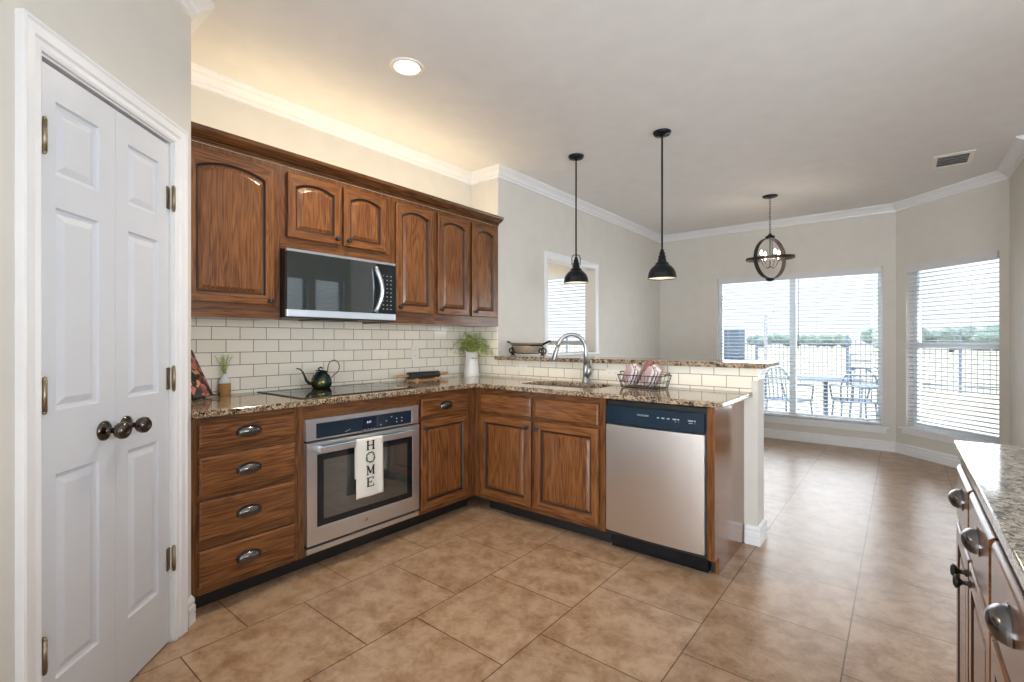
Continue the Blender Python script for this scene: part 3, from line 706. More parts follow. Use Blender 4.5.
b = B(); random.seed(3)
for i in range(34):
    a = 2*pi*i/34; rr = .026+random.uniform(-.004, .004); cx, cz = gx+gw/2+rr*cos(a), .219+rr*sin(a); ang = a+pi/2+random.uniform(-.9, .9)
    l = .008; P = [(cx+l*cos(ang)*k+nx*cos(ang+pi/2), cz+l*sin(ang)*k+nx*sin(ang+pi/2)) for k, nx in ((-1, 0), (0, .0028), (1, 0), (0, -.0028))]
    prism(b, [P], lambda u, v, s_: Vector((u, -.0122-i*.00001+s_, v)), .002)
obj('wreath_print', b, GREENI, cloth)

# cooktop
c = thing('cooktop', 'black glass electric cooktop set into the countertop above the oven', 'cooktop', (-2.70, 1.76, CT))
b = B(); box(b, -2.955, -2.445, 1.27, 2.03, CT, CT+.006, bev=.002); obj('glass_top', b, simple('cooktop_glass', (.02, .018, .018, 1), .03), c, world=True)
b = B(); prism(b, [rect(-2.960, -2.440, 1.265, 2.035), rect(-2.9545, -2.4455, 1.2705, 2.0295)], lambda u, v, q: Vector((u, v, CT+q)), .0045); obj('edge_trim', b, BLACKM, c, world=True)
for (x, y, r) in ((-2.58, 1.45, .085), (-2.83, 1.45, .105), (-2.58, 1.83, .105), (-2.83, 1.83, .085)):
    b = B(); lathe(b, [(r-.002, 0), (r-.002, .0004), (r, .0004), (r, 0)], 48, Matrix.Translation((x, y, CT+.0061))); obj('burner_ring', b, simple('ring_grey', (.09, .09, .09, 1), .2), c, world=True)

# ------------------------------------------------------------------ upper cabinets
XU = -2.69; UD = .321
def upper(name, label, y0): return thing(name, label, 'cabinet', (XU, y0, 0), pi/2)
U0, U1 = 1.336, 2.195
c = upper('wall_cabinet', 'tall oak wall cabinet with one arched door left of the microwave', .75)
cab_body(c, 0, .5215, U0, U1, UD-.002, kick=False); facerails(c, [(.0, .5215, U0, 1.408)])
b = B(); panel_door(b, .055, .484, 1.410, 2.165, arch=.036); dr = obj('cabinet_door', b, OAKS, c); knob(dr, .455, 1.432)
c = upper('over_microwave_cabinet', 'short oak wall cabinet with two arched doors above the microwave', 1.272)
cab_body(c, 0, .737, 1.732, U1, UD-.002, kick=False); facerails(c, [(.0, .737, 1.732, 1.80)])
for a, d, k in ((.035, .365, .333), (.383, .699, .411)):
    b = B(); panel_door(b, a, d, 1.80, 2.165, arch=.030, fr=.05); dr = obj('cabinet_door', b, OAKS, c); knob(dr, k, 1.835)
c = upper('narrow_wall_cabinet', 'narrow oak wall cabinet with one arched door just right of the microwave', 2.0095)
cab_body(c, 0, .397, U0, U1, UD-.002, kick=False); facerails(c, [(0, .397, U0, 1.408)])
b = B(); panel_door(b, .042, .383, 1.410, 2.165, arch=.032); dr = obj('cabinet_door', b, OAKS, c); knob(dr, .068, 1.448)
c = upper('double_wall_cabinet', 'oak wall cabinet with two arched doors ending at the white wall corner', 2.407)
cab_body(c, 0, .731, U0, U1, UD-.002, kick=False); facerails(c, [(0, .731, U0, 1.408)])
for a, d, k in ((.024, .360, .052), (.392, .700, .420)):
    b = B(); panel_door(b, a, d, 1.410, 2.165, arch=.032); dr = obj('cabinet_door', b, OAKS, c); knob(dr, k, 1.448)
# crown of the cabinets
b = B(); sweep(b, [(.001, U1+.001), (.008, U1+.001), (.008, U1+.008), (.004, U1+.010), (.014, U1+.012), (.014, U1+.018), (.010, U1+.020), (.024, U1+.022), (.034, U1+.028), (.052, U1+.040), (.062, U1+.048), (.066, U1+.060), (.066, U1+.066), (.001, U1+.066)], [(XU, PY+.002), (XU, YB-.001)])
for f in b.faces: f.material_index = 0
OAKY = oak('oak_crown', 'y', .72)
tag(obj('cabinet_crown_moulding', b, OAKY), 'dark oak crown moulding running along the top of the wall cabinets', 'moulding')

# warm light strip lying on top of the wall cabinets, hidden behind their crown
t = thing('cabinet_top_light', 'warm light strip lying on top of the wall cabinets behind their crown', 'light', (-2.78, 1.95, U1))
b = B(); box(b, -.035, .035, -1.1, 1.1, .0015, .014, bev=.003); obj('housing', b, WHITE, t)
b = B(); box(b, -.028, .028, -1.09, 1.09, .0145, .017); obj('diffuser', b, emis('warm_diffuser', (1, .80, .52, 1), 1), t)
area('cabinet_top_lamp', (-2.78, 1.95, U1+.019), (0, 0, 1), .05, 2.2, 5.5, (1, .76, .44))
# microwave
m_ = thing('microwave', 'over-the-range microwave with black glass door and steel strips', 'microwave', (-2.62, 1.276, 1.345), pi/2)
MW, MH = .729, .382
b = B(); box(b, 0, MW, .02, .385, .0, MH-.0005, bev=.002); obj('microwave_body', b, BLACKM, m_)
b = B(); box(b, 0, MW, -.003, .019, .006, .046, bev=.002); obj('bottom_strip', b, STEEL, m_)
b = B(); box(b, 0, MW, -.003, .019, MH-.014, MH, bev=.002); obj('top_strip', b, STEEL, m_)
b = B(); box(b, .001, .578, -.002, .019, .0465, MH-.0145, bev=.001); mg = simple('microwave_glass', (.004, .012, .015, 1), .03); mg.node_tree.nodes['Principled BSDF'].inputs['IOR'].default_value = 2.3; md = obj('microwave_door', b, mg, m_)
b = B(); box(b, .579, MW-.001, -.002, .019, .0465, MH-.0145, bev=.001); mc = obj('control_panel', b, BLACK, m_)
b = B(); pts = []
for i in range(13):
    u = i/12; pts.append((.566+.030*sin(pi*u), -.012-.028*sin(pi*u), .052+.29*u))
tube(b, pts, .012, 10, flat=1.15); obj('handle', b, STEEL, m_)
random.seed(5)
for r in range(9):
    for k in range(3):
        b = B(); x = .632+k*.030; z = .075+r*.027; box(b, x-.005, x+.005, -.0026, -.0015, z, z+.0035); obj('key_mark', b, PRINT, mc)
b = B(); box(b, .22, .5, .08, .30, -.006, -.0005); obj('filter_grille', b, BLACKM, m_)

# ------------------------------------------------------------------ ceiling fixtures
CANG = 'recessed ceiling lights'
def can_light(x, y, label, power=16):
    t = thing('recessed_light', label, 'light', (x, y, CEIL), group=None)
    b = B(); lathe(b, [(.092, -.0005), (.092, -.003), (.086, -.007), (.070, -.006), (.064, .0), (.058, .0)][:], 40); obj('trim_ring', b, WHITE, t)
    b = B(); lathe(b, [(0, -.0042), (.060, -.0038), (.0665, -.0030), (.0665, -.0006)], 40); obj('lens', b, emis('can_lens', (1, .93, .8, 1), 12), t)
    l = bpy.data.lights.new('recessed_lamp', 'SPOT'); l.energy = power; l.color = (1, .84, .62); l.spot_size = radians(150); l.spot_blend = .9; l.shadow_soft_size = .06
    lo = bpy.data.objects.new('recessed_lamp', l); COL.objects.link(lo); lo.location = (x, y, CEIL-.02)
    return t
can_light(-2.075, 1.665, 'round white recessed ceiling light glowing above the oven', 85)
def pendant(x, y, zb, yoke):
    t = thing('pendant_light', 'black dome pendant on a long rod, '+('nearer the wall opening, with an open yoke' if yoke else 'farther from the wall opening, hung over the bar'), 'light', (x, y, CEIL))
    h = CEIL-zb
    b = B(); lathe(b, [(0, -.0005), (.062, -.0005), (.062, -.008), (.056, -.020), (.02, -.026), (.008, -.034), (0, -.034)], 32)
    for a in (0.6, 0.6+pi): sphere(b, (.04*cos(a), .04*sin(a), -.024), .006, 8)
    obj('canopy', b, IRON, t)
    b = B(); tube(b, [(0, 0, -.03), (0, 0, -(h-.17))], .0065, 10); obj('rod', b, IRON, t)
    b = B(); lathe(b, [(0, -(h-.205)), (.013, -(h-.205)), (.013, -(h-.19)), (.020, -(h-.185)), (.020, -(h-.165)), (.026, -(h-.16)), (.026, -(h-.14)), (.030, -(h-.135)), (.030, -(h-.115)), (0, -(h-.115))], 24)
    obj('socket', b, IRON, t)
    if yoke:
        b = B(); yp = [(-.032, -(h-.14)), (-.034, -(h-.20)), (-.026, -(h-.222)), (0, -(h-.226)), (.026, -(h-.222)), (.034, -(h-.20)), (.032, -(h-.14))]
        tube(b, [(p[0]*.78, p[0]*.62, p[1]) for p in yp], .0035, 6); obj('yoke', b, IRON, t)
    b = B(); R = .097
    pr = [(.026, -(h-.125)), (.034, -(h-.118)), (.045, -(h-.110))]+[(R*sin(radians(a)), -(h-.012-.098*cos(radians(a)))) for a in range(30, 91, 6)]+[(R+.003, -(h-.006)), (R+.003, -h), (R-.001, -h)]
    pr2 = [(r-.003, z-.001) for r, z in pr[::-1][2:]]
    lathe(b, pr, 40); lathe(b, pr2, 40, mi=1); obj('shade', b, [IRON, simple('shade_inner_white', (.75, .72, .66, 1), .4)], t)
    b = B(); sphere(b, (0, 0, -(h-.055)), .028, 16); tube(b, [(0, 0, -(h-.075)), (0, 0, -(h-.118))], .013, 10); obj('bulb', b, emis('pendant_bulb', (1, .86, .68, 1), 9), t)
    l = bpy.data.lights.new('pendant_lamp', 'SPOT'); l.energy = 5; l.color = (1, .86, .68); l.spot_size = radians(120); l.spot_blend = .6; l.shadow_soft_size = .03
    lo = bpy.data.objects.new('pendant_lamp', l); COL.objects.link(lo); lo.location = (x, y, zb+.02)
pendant(-2.024, 3.322, 1.677, True); pendant(-1.316, 3.322, 1.655, False)
# orb chandelier
t = thing('orb_chandelier', 'black iron orb chandelier hanging on a chain in front of the back window', 'chandelier', (-1.041, 5.493, CEIL))
b = B(); lathe(b, [(0, -.0005), (.072, -.0005), (.070, -.010), (.05, -.018), (.01, -.024), (0, -.028)], 32); obj('canopy', b, IRON, t)
ZC = 2.055-CEIL
b = B(); z = -.026; i = 0
while z > ZC+.275:
    L_ = .032; P = []
    for k in range(10):
        a = 2*pi*k/10; P.append(((.008*cos(a)) if i % 2 else 0, 0 if i % 2 else .008*cos(a), z-L_/2+.017*sin(a)))
    tube(b, P, .0022, 5, closed=True); z -= .026; i += 1
obj('chain', b, IRON, t)
WOODB = simple('weathered_dark_wood', srgb(46, 40, 40), .4, .3)
def band(bm, R, w, th, M, n=56):
    lathe(bm, [(R, -w/2), (R+th, -w/2), (R+th, w/2), (R, w/2), (R, -w/2)], n, M, smooth=False)
for nm, ang in (('ring', radians(62)), ('ring', radians(152))):
    b = B(); band(b, .203, .042, .008, Matrix.Translation((0, 0, ZC)) @ Matrix.Rotation(ang, 4, 'Z') @ Matrix.Rotation(pi/2, 4, 'X')); 
    if ang < 2: obj(nm, b, WOODB, t)
    else: b.free()
b = B(); band(b, .216, .030, .007, Matrix.Translation((0, 0, ZC)) @ Matrix.Rotation(radians(4), 4, 'X')); obj('ring', b, WOODB, t)
b = B(); lathe(b, [(0, .05), (.012, .05), (.016, .035), (.045, .022), (.045, .0), (0, 0)], 20, Matrix.Translation((0, 0, ZC+.205))); obj('top_hub', b, IRON, t)
b = B(); lathe(b, [(0, .02), (.04, .02), (.04, .0), (.02, -.012), (0, -.014)], 20, Matrix.Translation((0, 0, ZC-.222))); obj('bottom_hub', b, IRON, t)
b = B(); tube(b, [(0, 0, ZC+.2), (0, 0, ZC-.07)], .005, 8); tube(b, [(.02, 0, ZC+.2), (.02, 0, ZC-.02)], .003, 6); sphere(b, (0, 0, ZC-.08), .012, 10); obj('stem', b, IRON, t)
for k in range(4):
    a = radians(40+90*k); b = B(); P = []
    for i in range(9):
        u = i/8; r = .09*u; P.append((r*cos(a), r*sin(a), ZC-.075-.035*sin(pi*u)+.055*u*u))
    tube(b, P, .0035, 6); lathe(b, [(0, 0), (.018, .004), (.017, .008), (0, .006)], 14, Matrix.Translation((.09*cos(a), .09*sin(a), ZC-.022))); arm = obj('arm', b, IRON, t)
    b = B(); tube(b, [(.09*cos(a), .09*sin(a), ZC-.015), (.09*cos(a), .09*sin(a), ZC+.035)], .009, 10); obj('candle_sleeve', b, WHITE, arm)
    b = B(); lathe(b, [(0, 0), (.008, .002), (.014, .016), (.010, .034), (.002, .05), (0, .052)], 14, Matrix.Translation((.09*cos(a), .09*sin(a), ZC+.035))); obj('bulb', b, emis('candle_bulb', (1, .80, .55, 1), 14), arm)
l = bpy.data.lights.new('chandelier_lamp', 'POINT'); l.energy = 6; l.color = (1, .8, .6); l.shadow_soft_size = .07
lo = bpy.data.objects.new('chandelier_lamp', l); COL.objects.link(lo); lo.location = (-1.041, 5.493, 2.03)
# air vent
t = thing('ceiling_vent', 'white rectangular air vent with dark louvres in the ceiling near the bay', 'vent', (.33, 5.33, CEIL))
b = B(); prism(b, [rect(-.125, .125, -.185, .185), rect(-.096, .096, -.135, .135)], lambda u, v, q: Vector((u, v, -.0005-q)), .006); obj('frame', b, WHITE, t, bevel=.002)
b = B(); box(b, -.096, .096, -.135, .135, -.002, -.0005); obj('backing', b, BLACKM, t)
for v in (-.062, .062):
    b = B(); box(b, -.096, .096, v-.012, v+.012, -.005, -.002); obj('bar', b, PEWTER, t)
b = B()
for i in range(13): box(b, -.090+i*.0145, -.085+i*.0145, -.05, .05, -.005, -.002)
obj('louvre', b, PEWTER, t)
# ------------------------------------------------------------------ outlets
def outlet(label, loc, rz, horiz=False, group=None):
    t = thing('wall_outlet', label, 'outlet', loc, rz)
    w, h = (.057, .035) if horiz else (.035, .057)
    b = B(); box(b, -w, w, -.005, 0, -h, h, bev=.002); pl = obj('cover_plate', b, WHITE, t)
    for s_ in (-1, 1):
        b = B(); c_ = (.026*s_, 0) if horiz else (0, .022*s_)
        box(b, c_[0]-.016, c_[0]+.016, -.007, -.0045, c_[1]-.013, c_[1]+.013, bev=.001)
        rc = obj('receptacle', b, WHITE, t)
        b = B()
        for k in (-.005, .005): box(b, c_[0]+k-.001, c_[0]+k+.001, -.0074, -.0068, c_[1]-.004, c_[1]+.004)
        obj('slot', b, BLACKM, rc)
outlet('white upright outlet on the tiled wall above the rolling pin', (XW+.0085, 2.487, 1.117), pi/2)
outlet('white sideways outlet in the bar tiles below the scrolled dish', (-2.43, YB-.0085, 1.005), 0, True)
outlet('white sideways outlet in the bar tiles between the faucet and the towel basket', (-1.60, YB-.0085, .985), 0, True)

# ------------------------------------------------------------------ things on the counter
def leaf_mesh(bm, base, d, L, W, up=Vector((0, 0, 1)), mi=0):
    d = d.normalized(); s = d.cross(up); s = s.normalized() if s.length > .01 else Vector((1, 0, 0)); nrm = s.cross(d)
    a = bm.verts.new(base); m1 = bm.verts.new(base+d*L*.45+s*W/2+nrm*L*.05); m2 = bm.verts.new(base+d*L*.45-s*W/2+nrm*L*.05); e = bm.verts.new(base+d*L-nrm*L*.08)
    for q in ((a, m1, e), (a, e, m2)): f = bm.faces.new(q); f.material_index = mi; f.smooth = True
def leafmat(name, col):
    m = bpy.data.materials.new(name); m.use_nodes = True; t = m.node_tree; t.nodes.clear()
    o = N(t, 'ShaderNodeOutputMaterial'); mx = N(t, 'ShaderNodeMixShader'); d_ = N(t, 'ShaderNodeBsdfDiffuse'); tr = N(t, 'ShaderNodeBsdfTranslucent'); n_ = N(t, 'ShaderNodeTexNoise'); n_.inputs['Scale'].default_value = 40
    r_ = ramp(t, [(.3, tuple(c*.8 for c in col[:3])+(1,)), (.7, col)]); t.links.new(n_.outputs[0], r_.inputs[0]); t.links.new(r_.outputs[0], d_.inputs[0]); t.links.new(r_.outputs[0], tr.inputs[0])
    mx.inputs[0].default_value = .45; t.links.new(d_.outputs[0], mx.inputs[1]); t.links.new(tr.outputs[0], mx.inputs[2]); t.links.new(mx.outputs[0], o.inputs[0]); return m
LEAF = [leafmat('leaf_green', srgb(216, 230, 140)), leafmat('leaf_light', srgb(242, 246, 196)), leafmat('leaf_dark', srgb(186, 208, 116))]
# cookbook on a wire easel (leans back, turned towards the room)
bk = thing('cookbook', 'dark cookbook with a colourful flowery cover leaning on an easel by the pantry wall', 'book', (-2.85, .94, CT))
q0 = Vector((-2.90, 1.003, .925)); along = Vector((1, -1, 0)).normalized(); upv = (Vector((-2.98, .925, 1.177))-q0).normalized(); nrm = along.cross(upv); nrm = nrm if nrm.x > 0 else -nrm
def bpt(u, v, w): return q0+along*u+upv*v+nrm*w
mB, tB, pB = mat('cookbook_cover'); LB = tB.links.new
tcb = N(tB, 'ShaderNodeTexCoord'); vb = N(tB, 'ShaderNodeTexVoronoi'); vb.inputs['Scale'].default_value = 42; LB(tcb.outputs['Object'], vb.inputs['Vector'])
spb = N(tB, 'ShaderNodeSeparateColor'); LB(vb.outputs['Color'], spb.inputs[0])
rb = ramp(tB, [(.0, srgb(24, 22, 24)), (.30, srgb(40, 34, 34)), (.45, srgb(150, 62, 66)), (.6, srgb(200, 112, 96)), (.78, srgb(222, 160, 104)), (.9, srgb(38, 52, 44))]); rb.color_ramp.interpolation = 'CONSTANT'; LB(spb.outputs[0], rb.inputs[0]); LB(rb.outputs[0], pB.inputs['Base Color']); pB.inputs['Roughness'].default_value = .3
b = B(); prism(b, [rect(0, .19, 0, .262)], lambda u, v, w: bpt(u, v, .004+w), .003); obj('front_cover', b, mB, bk, world=True)
b = B(); prism(b, [rect(.001, .186, .003, .259)], lambda u, v, w: bpt(u, v, -.014+w), .018); obj('page_block', b, simple('paper', srgb(225, 218, 200), .8), bk, world=True)
b = B(); prism(b, [rect(0, .19, 0, .262)], lambda u, v, w: bpt(u, v, -.017+w), .003); prism(b, [rect(.186, .19, 0, .262)], lambda u, v, w: bpt(u, v, -.014+w), .018); obj('back_cover', b, simple('cover_black', (.02, .02, .02, 1), .4), bk, world=True)
es = thing('book_easel', 'black wire easel with curled front feet holding the cookbook', 'easel', (-2.85, .94, CT))
b = B()
def spiral(c, s_, R, turns=1.4, n=18, flip=1):
    P = []
    for i in range(n):
        a = turns*2*pi*i/(n-1); r = R*(1-.75*i/(n-1)); P.append(c+along*s_*(r*cos(a))*1.0+Vector((0, 0, 1))*flip*r*sin(a))
    return P
lipd = Vector((1, 1, 0)).normalized()
for u in (.015, .165):
    c0 = bpt(u, 0, .0)+lipd*.045; c0.z = CT+.016
    tube(b, [Vector((v.x, v.y, max(v.z, CT+.003))) for v in spiral(c0, 1, .013)], .0022, 6)
    p0 = bpt(u, -.006, .01); tube(b, [bpt(u, .12, -.02), bpt(u, .0, -.02), p0, c0+along*.013], .0024, 6)
tube(b, [bpt(.0, -.004, .012), bpt(.19, -.004, .012)], .0024, 6)
tube(b, [bpt(.09, .13, -.021), Vector((bpt(.09, 0, -.1).x-.02, bpt(.09, 0, -.1).y-.02, CT+.003))], .0024, 6); tube(b, [bpt(.015, .12, -.02), bpt(.165, .12, -.02)], .0024, 6)
obj('wire_frame', b, IRON, es, world=True)
# sprig vase
v = thing('sprig_vase', 'little white bottle vase with a cork-wrapped base holding a green sprig', 'vase', (-2.945, 1.083, CT))
b = B(); lathe(b, [(0, 0), (.030, 0), (.031, .004), (.031, .066), (.029, .068)], 24); obj('cork_wrap', b, simple('cork', srgb(168, 122, 72), .8, bump=(120, .6, .003)), v)
b = B(); lathe(b, [(0, .068), (.0295, .068), (.030, .080), (.026, .092), (.014, .102), (.011, .112), (.012, .122), (.010, .122), (.008, .1)], 24); obj('glass_neck', b, simple('milk_glass', srgb(232, 234, 236), .15), v)
b = B(); random.seed(11)
for i in range(9):
    a = random.uniform(0, 2*pi); le = random.uniform(.07, .125); sp = random.uniform(.1, .5)
    P = [Vector((0, 0, .105)), Vector((cos(a)*le*sp*.4, sin(a)*le*sp*.4, .105+le*.5)), Vector((cos(a)*le*sp, sin(a)*le*sp, .105+le))]; tube(b, P, .0012, 4, mi=2)
    for k in range(9):
        u = .25+.75*k/8; p = P[0].lerp(P[1], min(1, u*2)) if u < .5 else P[1].lerp(P[2], u*2-1)
        aa = random.uniform(0, 2*pi); leaf_mesh(b, p, Vector((cos(aa), sin(aa), .8)), .020, .008, mi=random.choice((0, 1, 1, 0)))
obj('foliage', b, LEAF, v)
# teapot
tp = thing('teapot', 'small dark patinated teapot with a long curved spout on the cooktop', 'teapot', (-2.86, 1.615, CT+.0065))
mT, tT, pT = mat('patina_copper'); LT = tT.links.new; tct = N(tT, 'ShaderNodeTexCoord'); nT = N(tT, 'ShaderNodeTexNoise'); nT.inputs['Scale'].default_value = 16; nT.inputs['Detail'].default_value = 5
LT(tct.outputs['Object'], nT.inputs['Vector']); rT = ramp(tT, [(.3, srgb(20, 34, 38)), (.5, srgb(40, 66, 66)), (.62, srgb(96, 92, 50)), (.75, srgb(120, 86, 60))]); LT(nT.outputs[0], rT.inputs[0]); LT(rT.outputs[0], pT.inputs['Base Color']); pT.inputs['Metallic'].default_value = .7; pT.inputs['Roughness'].default_value = .25
b = B(); lathe(b, [(0, 0), (.048, 0), (.058, .010), (.063, .030), (.060, .055), (.050, .078), (.036, .094), (.033, .102), (0, .102)], 32); obj('pot_body', b, mT, tp)
b = B(); lathe(b, [(0, 0), (.038, 0), (.040, .003), (.030, .008), (.012, .012), (0, .014)], 28, Matrix.Translation((0, 0, .103)) @ Matrix.Rotation(radians(-7), 4, 'X')); tube(b, [(0, -.012, .113), (0, -.022, .124), (0, -.005, .129), (0, .010, .124)], [.004, .006, .006, .004], 8); obj('lid', b, mT, tp)
P = [(0, -.052, .028), (0, -.080, .034), (0, -.100, .052), (0, -.112, .082), (0, -.124, .108), (0, -.140, .124), (0, -.162, .130)]
b = B(); tube(b, P, [.011, .010, .008, .0065, .005, .0042, .004], 10); obj('spout', b, mT, tp)
P = [(0, .040, .098)]+[(0, .085+.040*cos(radians(a)), .128+.045*sin(radians(a))) for a in range(170, -80, -20)]+[(0, .078, .070), (0, .058, .055)]
b = B(); tube(b, P, .0032, 8); obj('handle', b, simple('copper_wire', srgb(130, 96, 78), .3, 1), tp)
# rolling pin on its cradle
rp = thing('rolling_pin', 'black marble rolling pin with wooden handles resting on a cradle', 'rolling pin', (-2.90, 2.49, CT))
b = B(); tube(b, [(-2.90, 2.338, .9475), (-2.90, 2.342, .9475), (-2.90, 2.640, .9475), (-2.90, 2.644, .9475)], [.025, .0275, .0275, .025], 24); obj('roller', b, simple('black_marble', (.03, .035, .04, 1), .2), rp, world=True)
WOODL = simple('light_wood', srgb(198, 152, 104), .5)
for s_, y in ((-1, 2.338), (1, 2.644)):
    b = B(); tube(b, [(-2.90, y+s_*.002, .9475), (-2.90, y+s_*.014, .9475), (-2.90, y+s_*.03, .9475), (-2.90, y+s_*.07, .9475), (-2.90, y+s_*.098, .9475), (-2.90, y+s_*.106, .9475)], [.012, .008, .012, .014, .011, .005], 14); obj('handle', b, WOODL, rp, world=True)
cr_ = thing('rolling_pin_cradle', 'light wooden cradle board under the rolling pin', 'stand', (-2.90, 2.49, CT))
b = B(); box(b, -2.945, -2.855, 2.345, 2.645, CT+.0005, CT+.006, bev=.002); obj('board', b, WOODL, cr_, world=True)
for y in (2.40, 2.59):
    b = B(); prism(b, [[(-2.94, CT+.0062), (-2.86, CT+.0062), (-2.862, CT+.018), (-2.878, .9262), (-2.90, .9192), (-2.922, .9262), (-2.938, CT+.018)]], lambda u, w_, q: Vector((u, y-.006+q, w_)), .012); obj('rest', b, WOODL, cr_, world=True)
# pitcher with fern
pt = thing('pitcher_planter', 'white metal pitcher filled with leafy fern in the counter corner', 'plant', (-2.86, 2.99, CT))
b = B(); lathe(b, [(0, 0), (.066, 0), (.067, .004), (.058, .10), (.050, .185), (.052, .205), (.055, .212), (.051, .212), (.047, .19), (0, .17)], 36)
for vv in b.verts:  # pull a pouring lip
    if vv.co.z > .19 and vv.co.xy.length > .04:
        d_ = vv.co.xy.normalized().dot(Vector((-.78, -.62)).normalized())
        if d_ > .7: vv.co.xy *= 1+.5*(d_-.7); vv.co.z += .02*(d_-.7)/.3
pb = obj('pitcher', b, CER, pt)
b = B(); dl = Vector((.74, -.67, 0)); sl = Vector((.67, .74, 0)); cx = dl*.056
prism(b, [[(-.024, .150), (.024, .150), (.024, .160), (-.024, .160)]], lambda u, v_, q: cx+Vector((0, 0, v_))+sl*(u+.018)+dl*(.0045*1-q-((u+.018)**2)*9), .006); obj('name_tag', b, simple('tag_brown', srgb(132, 100, 96), .6), pb)
b = B(); tube(b, [Vector((-.70, .71, 0))*r+Vector((0, 0, z)) for r, z in ((.050, .19), (.080, .18), (.088, .14), (.080, .09), (.058, .075))], .006, 8); obj('handle', b, CER, pt)
b = B(); random.seed(21)
for i in range(60):
    a = random.uniform(0, 2*pi); R = random.uniform(.03, .205); hh = random.uniform(.03, .165)*(1.15-R*2.2); base = Vector((cos(a)*.02, sin(a)*.02, .19))
    while cos(a)*R < -.125 or sin(a)*R > .125: R *= .9
    P = []
    for k in range(8):
        u = k/7; P.append(base+Vector((cos(a)*R*u, sin(a)*R*u, hh*sin(min(pi, u*2.2))*1.1-.05*u*u*R/.1+.02*u)))
    tube(b, P, .001, 3, mi=2)
    for k in range(1, 8):
        for s_ in (-1, 1):
            d_ = (P[k]-P[k-1]).normalized(); sd = d_.cross(Vector((0, 0, 1))).normalized()
            leaf_mesh(b, P[k], d_*.5+sd*s_+Vector((0, 0, random.uniform(-.2, .5))), random.uniform(.024, .040), .019, mi=random.choice((0, 0, 1, 1, 2)))
obj('foliage', b, LEAF, pt)
# scrolled dish stand with a bowl, on the bar
ds = thing('scroll_dish_stand', 'black wrought iron stand with scroll feet on the bar top', 'stand', (-2.475, 3.27, 1.085))
for s_ in (-1, 1):
    b = B(); P = []
    # outer scroll, stem up and out to the handle tip
    for i in range(22):
        a = radians(-90+s_*0)+(-s_)*(2*pi*1.25)*(21-i)/21; r = .012+.021*(i/21); P.append(Vector((s_*.175+r*cos(a), 0, .034+r*sin(a))))
    tube(b, [p+Vector((0, 0, .006)) for p in P], .0058, 8)
    P = []
    for i in range(22):
        a = radians(-90)+(s_)*(2*pi*1.1)*(21-i)/21; r = .010+.022*(i/21); P.append(Vector((s_*.140+r*cos(a), 0, .034+r*sin(a))))
    tube(b, [p+Vector((0, 0, .006)) for p in P], .0058, 8)
    tube(b, [(s_*.170, 0, .066), (s_*.150, 0, .085), (s_*.172, 0, .102), (s_*.205, 0, .116), (s_*.240, 0, .128)], [.006, .007, .009, .0105, .006], 8); obj('scroll_arm', b, IRON, ds)
b = B(); tube(b, [(.142*cos(2*pi*i/32), .11*sin(2*pi*i/32), .088) for i in range(32)], .004, 6, closed=True)
tube(b, [(-.14, 0, .066), (-.12, 0, .022), (0, 0, .018), (.12, 0, .022), (.14, 0, .066)], .004, 6)
for s_ in (-1, 1): tube(b, [(s_*.150, 0, .086), (s_*.139, 0, .088)], .004, 6)
obj('ring', b, IRON, ds)
bw = thing('shallow_bowl', 'tan ceramic bowl with a dark stripe held by the scroll stand', 'bowl', (-2.475, 3.27, 1.085+.026))
b = B(); lathe(b, [(0, 0), (.085, 0), (.095, .004), (.118, .040), (.128, .062)], 48, mi=0); lathe(b, [(.128, .062), (.134, .070)], 48, mi=1); lathe(b, [(.134, .070), (.165, .082), (.168, .086), (.160, .086), (.130, .070), (.09, .016), (0, .012)], 48, mi=0)
obj('bowl', b, [simple('tan_glaze', srgb(176, 160, 138), .3), simple('dark_glaze', srgb(62, 52, 44), .3)], bw)
# wire basket and towels
bs = thing('wire_basket', 'black wire basket of rolled towels on the counter near the bar end', 'basket', (-1.285, 2.945, CT), radians(-4))
b = B()
def rr_(w, d_, z, n=28): return [(w*cos(2*pi*i/n)*(1 if 1 else 0), d_*sin(2*pi*i/n), z) for i in range(n)]
def sq(w, d_, z): return [(x, y, z) for x, y in smooth_rect(-w, w, -d_, d_, .025, 4)]
for w, d_, z, r in ((.150, .095, .085, .0026), (.140, .088, .045, .0016), (.130, .080, .006, .0022)): tube(b, sq(w, d_, z), r, 6, closed=True)
obj('rim', b, IRON, bs)
b = B(); T_, Bo = sq(.150, .095, .085), sq(.130, .080, .006)
for k in range(0, len(T_)): tube(b, [T_[k], Bo[k]], .0013, 4)
for i in range(1, 12):
    x = -1+2*i/12
    for s_ in (-1, 1): tube(b, [(x*.150, s_*.095, .085), (x*.130, s_*.080, .006)], .0013, 4)
    tube(b, [(x*.130, -.080, .005), (x*.130, .080, .005)], .0013, 4)
for s_ in (-1, 1): tube(b, [(s_*.150, -.03, .085), (s_*.165, -.02, .100), (s_*.165, .02, .100), (s_*.150, .03, .085)], .003, 6)
obj('wire_mesh', b, IRON, bs)
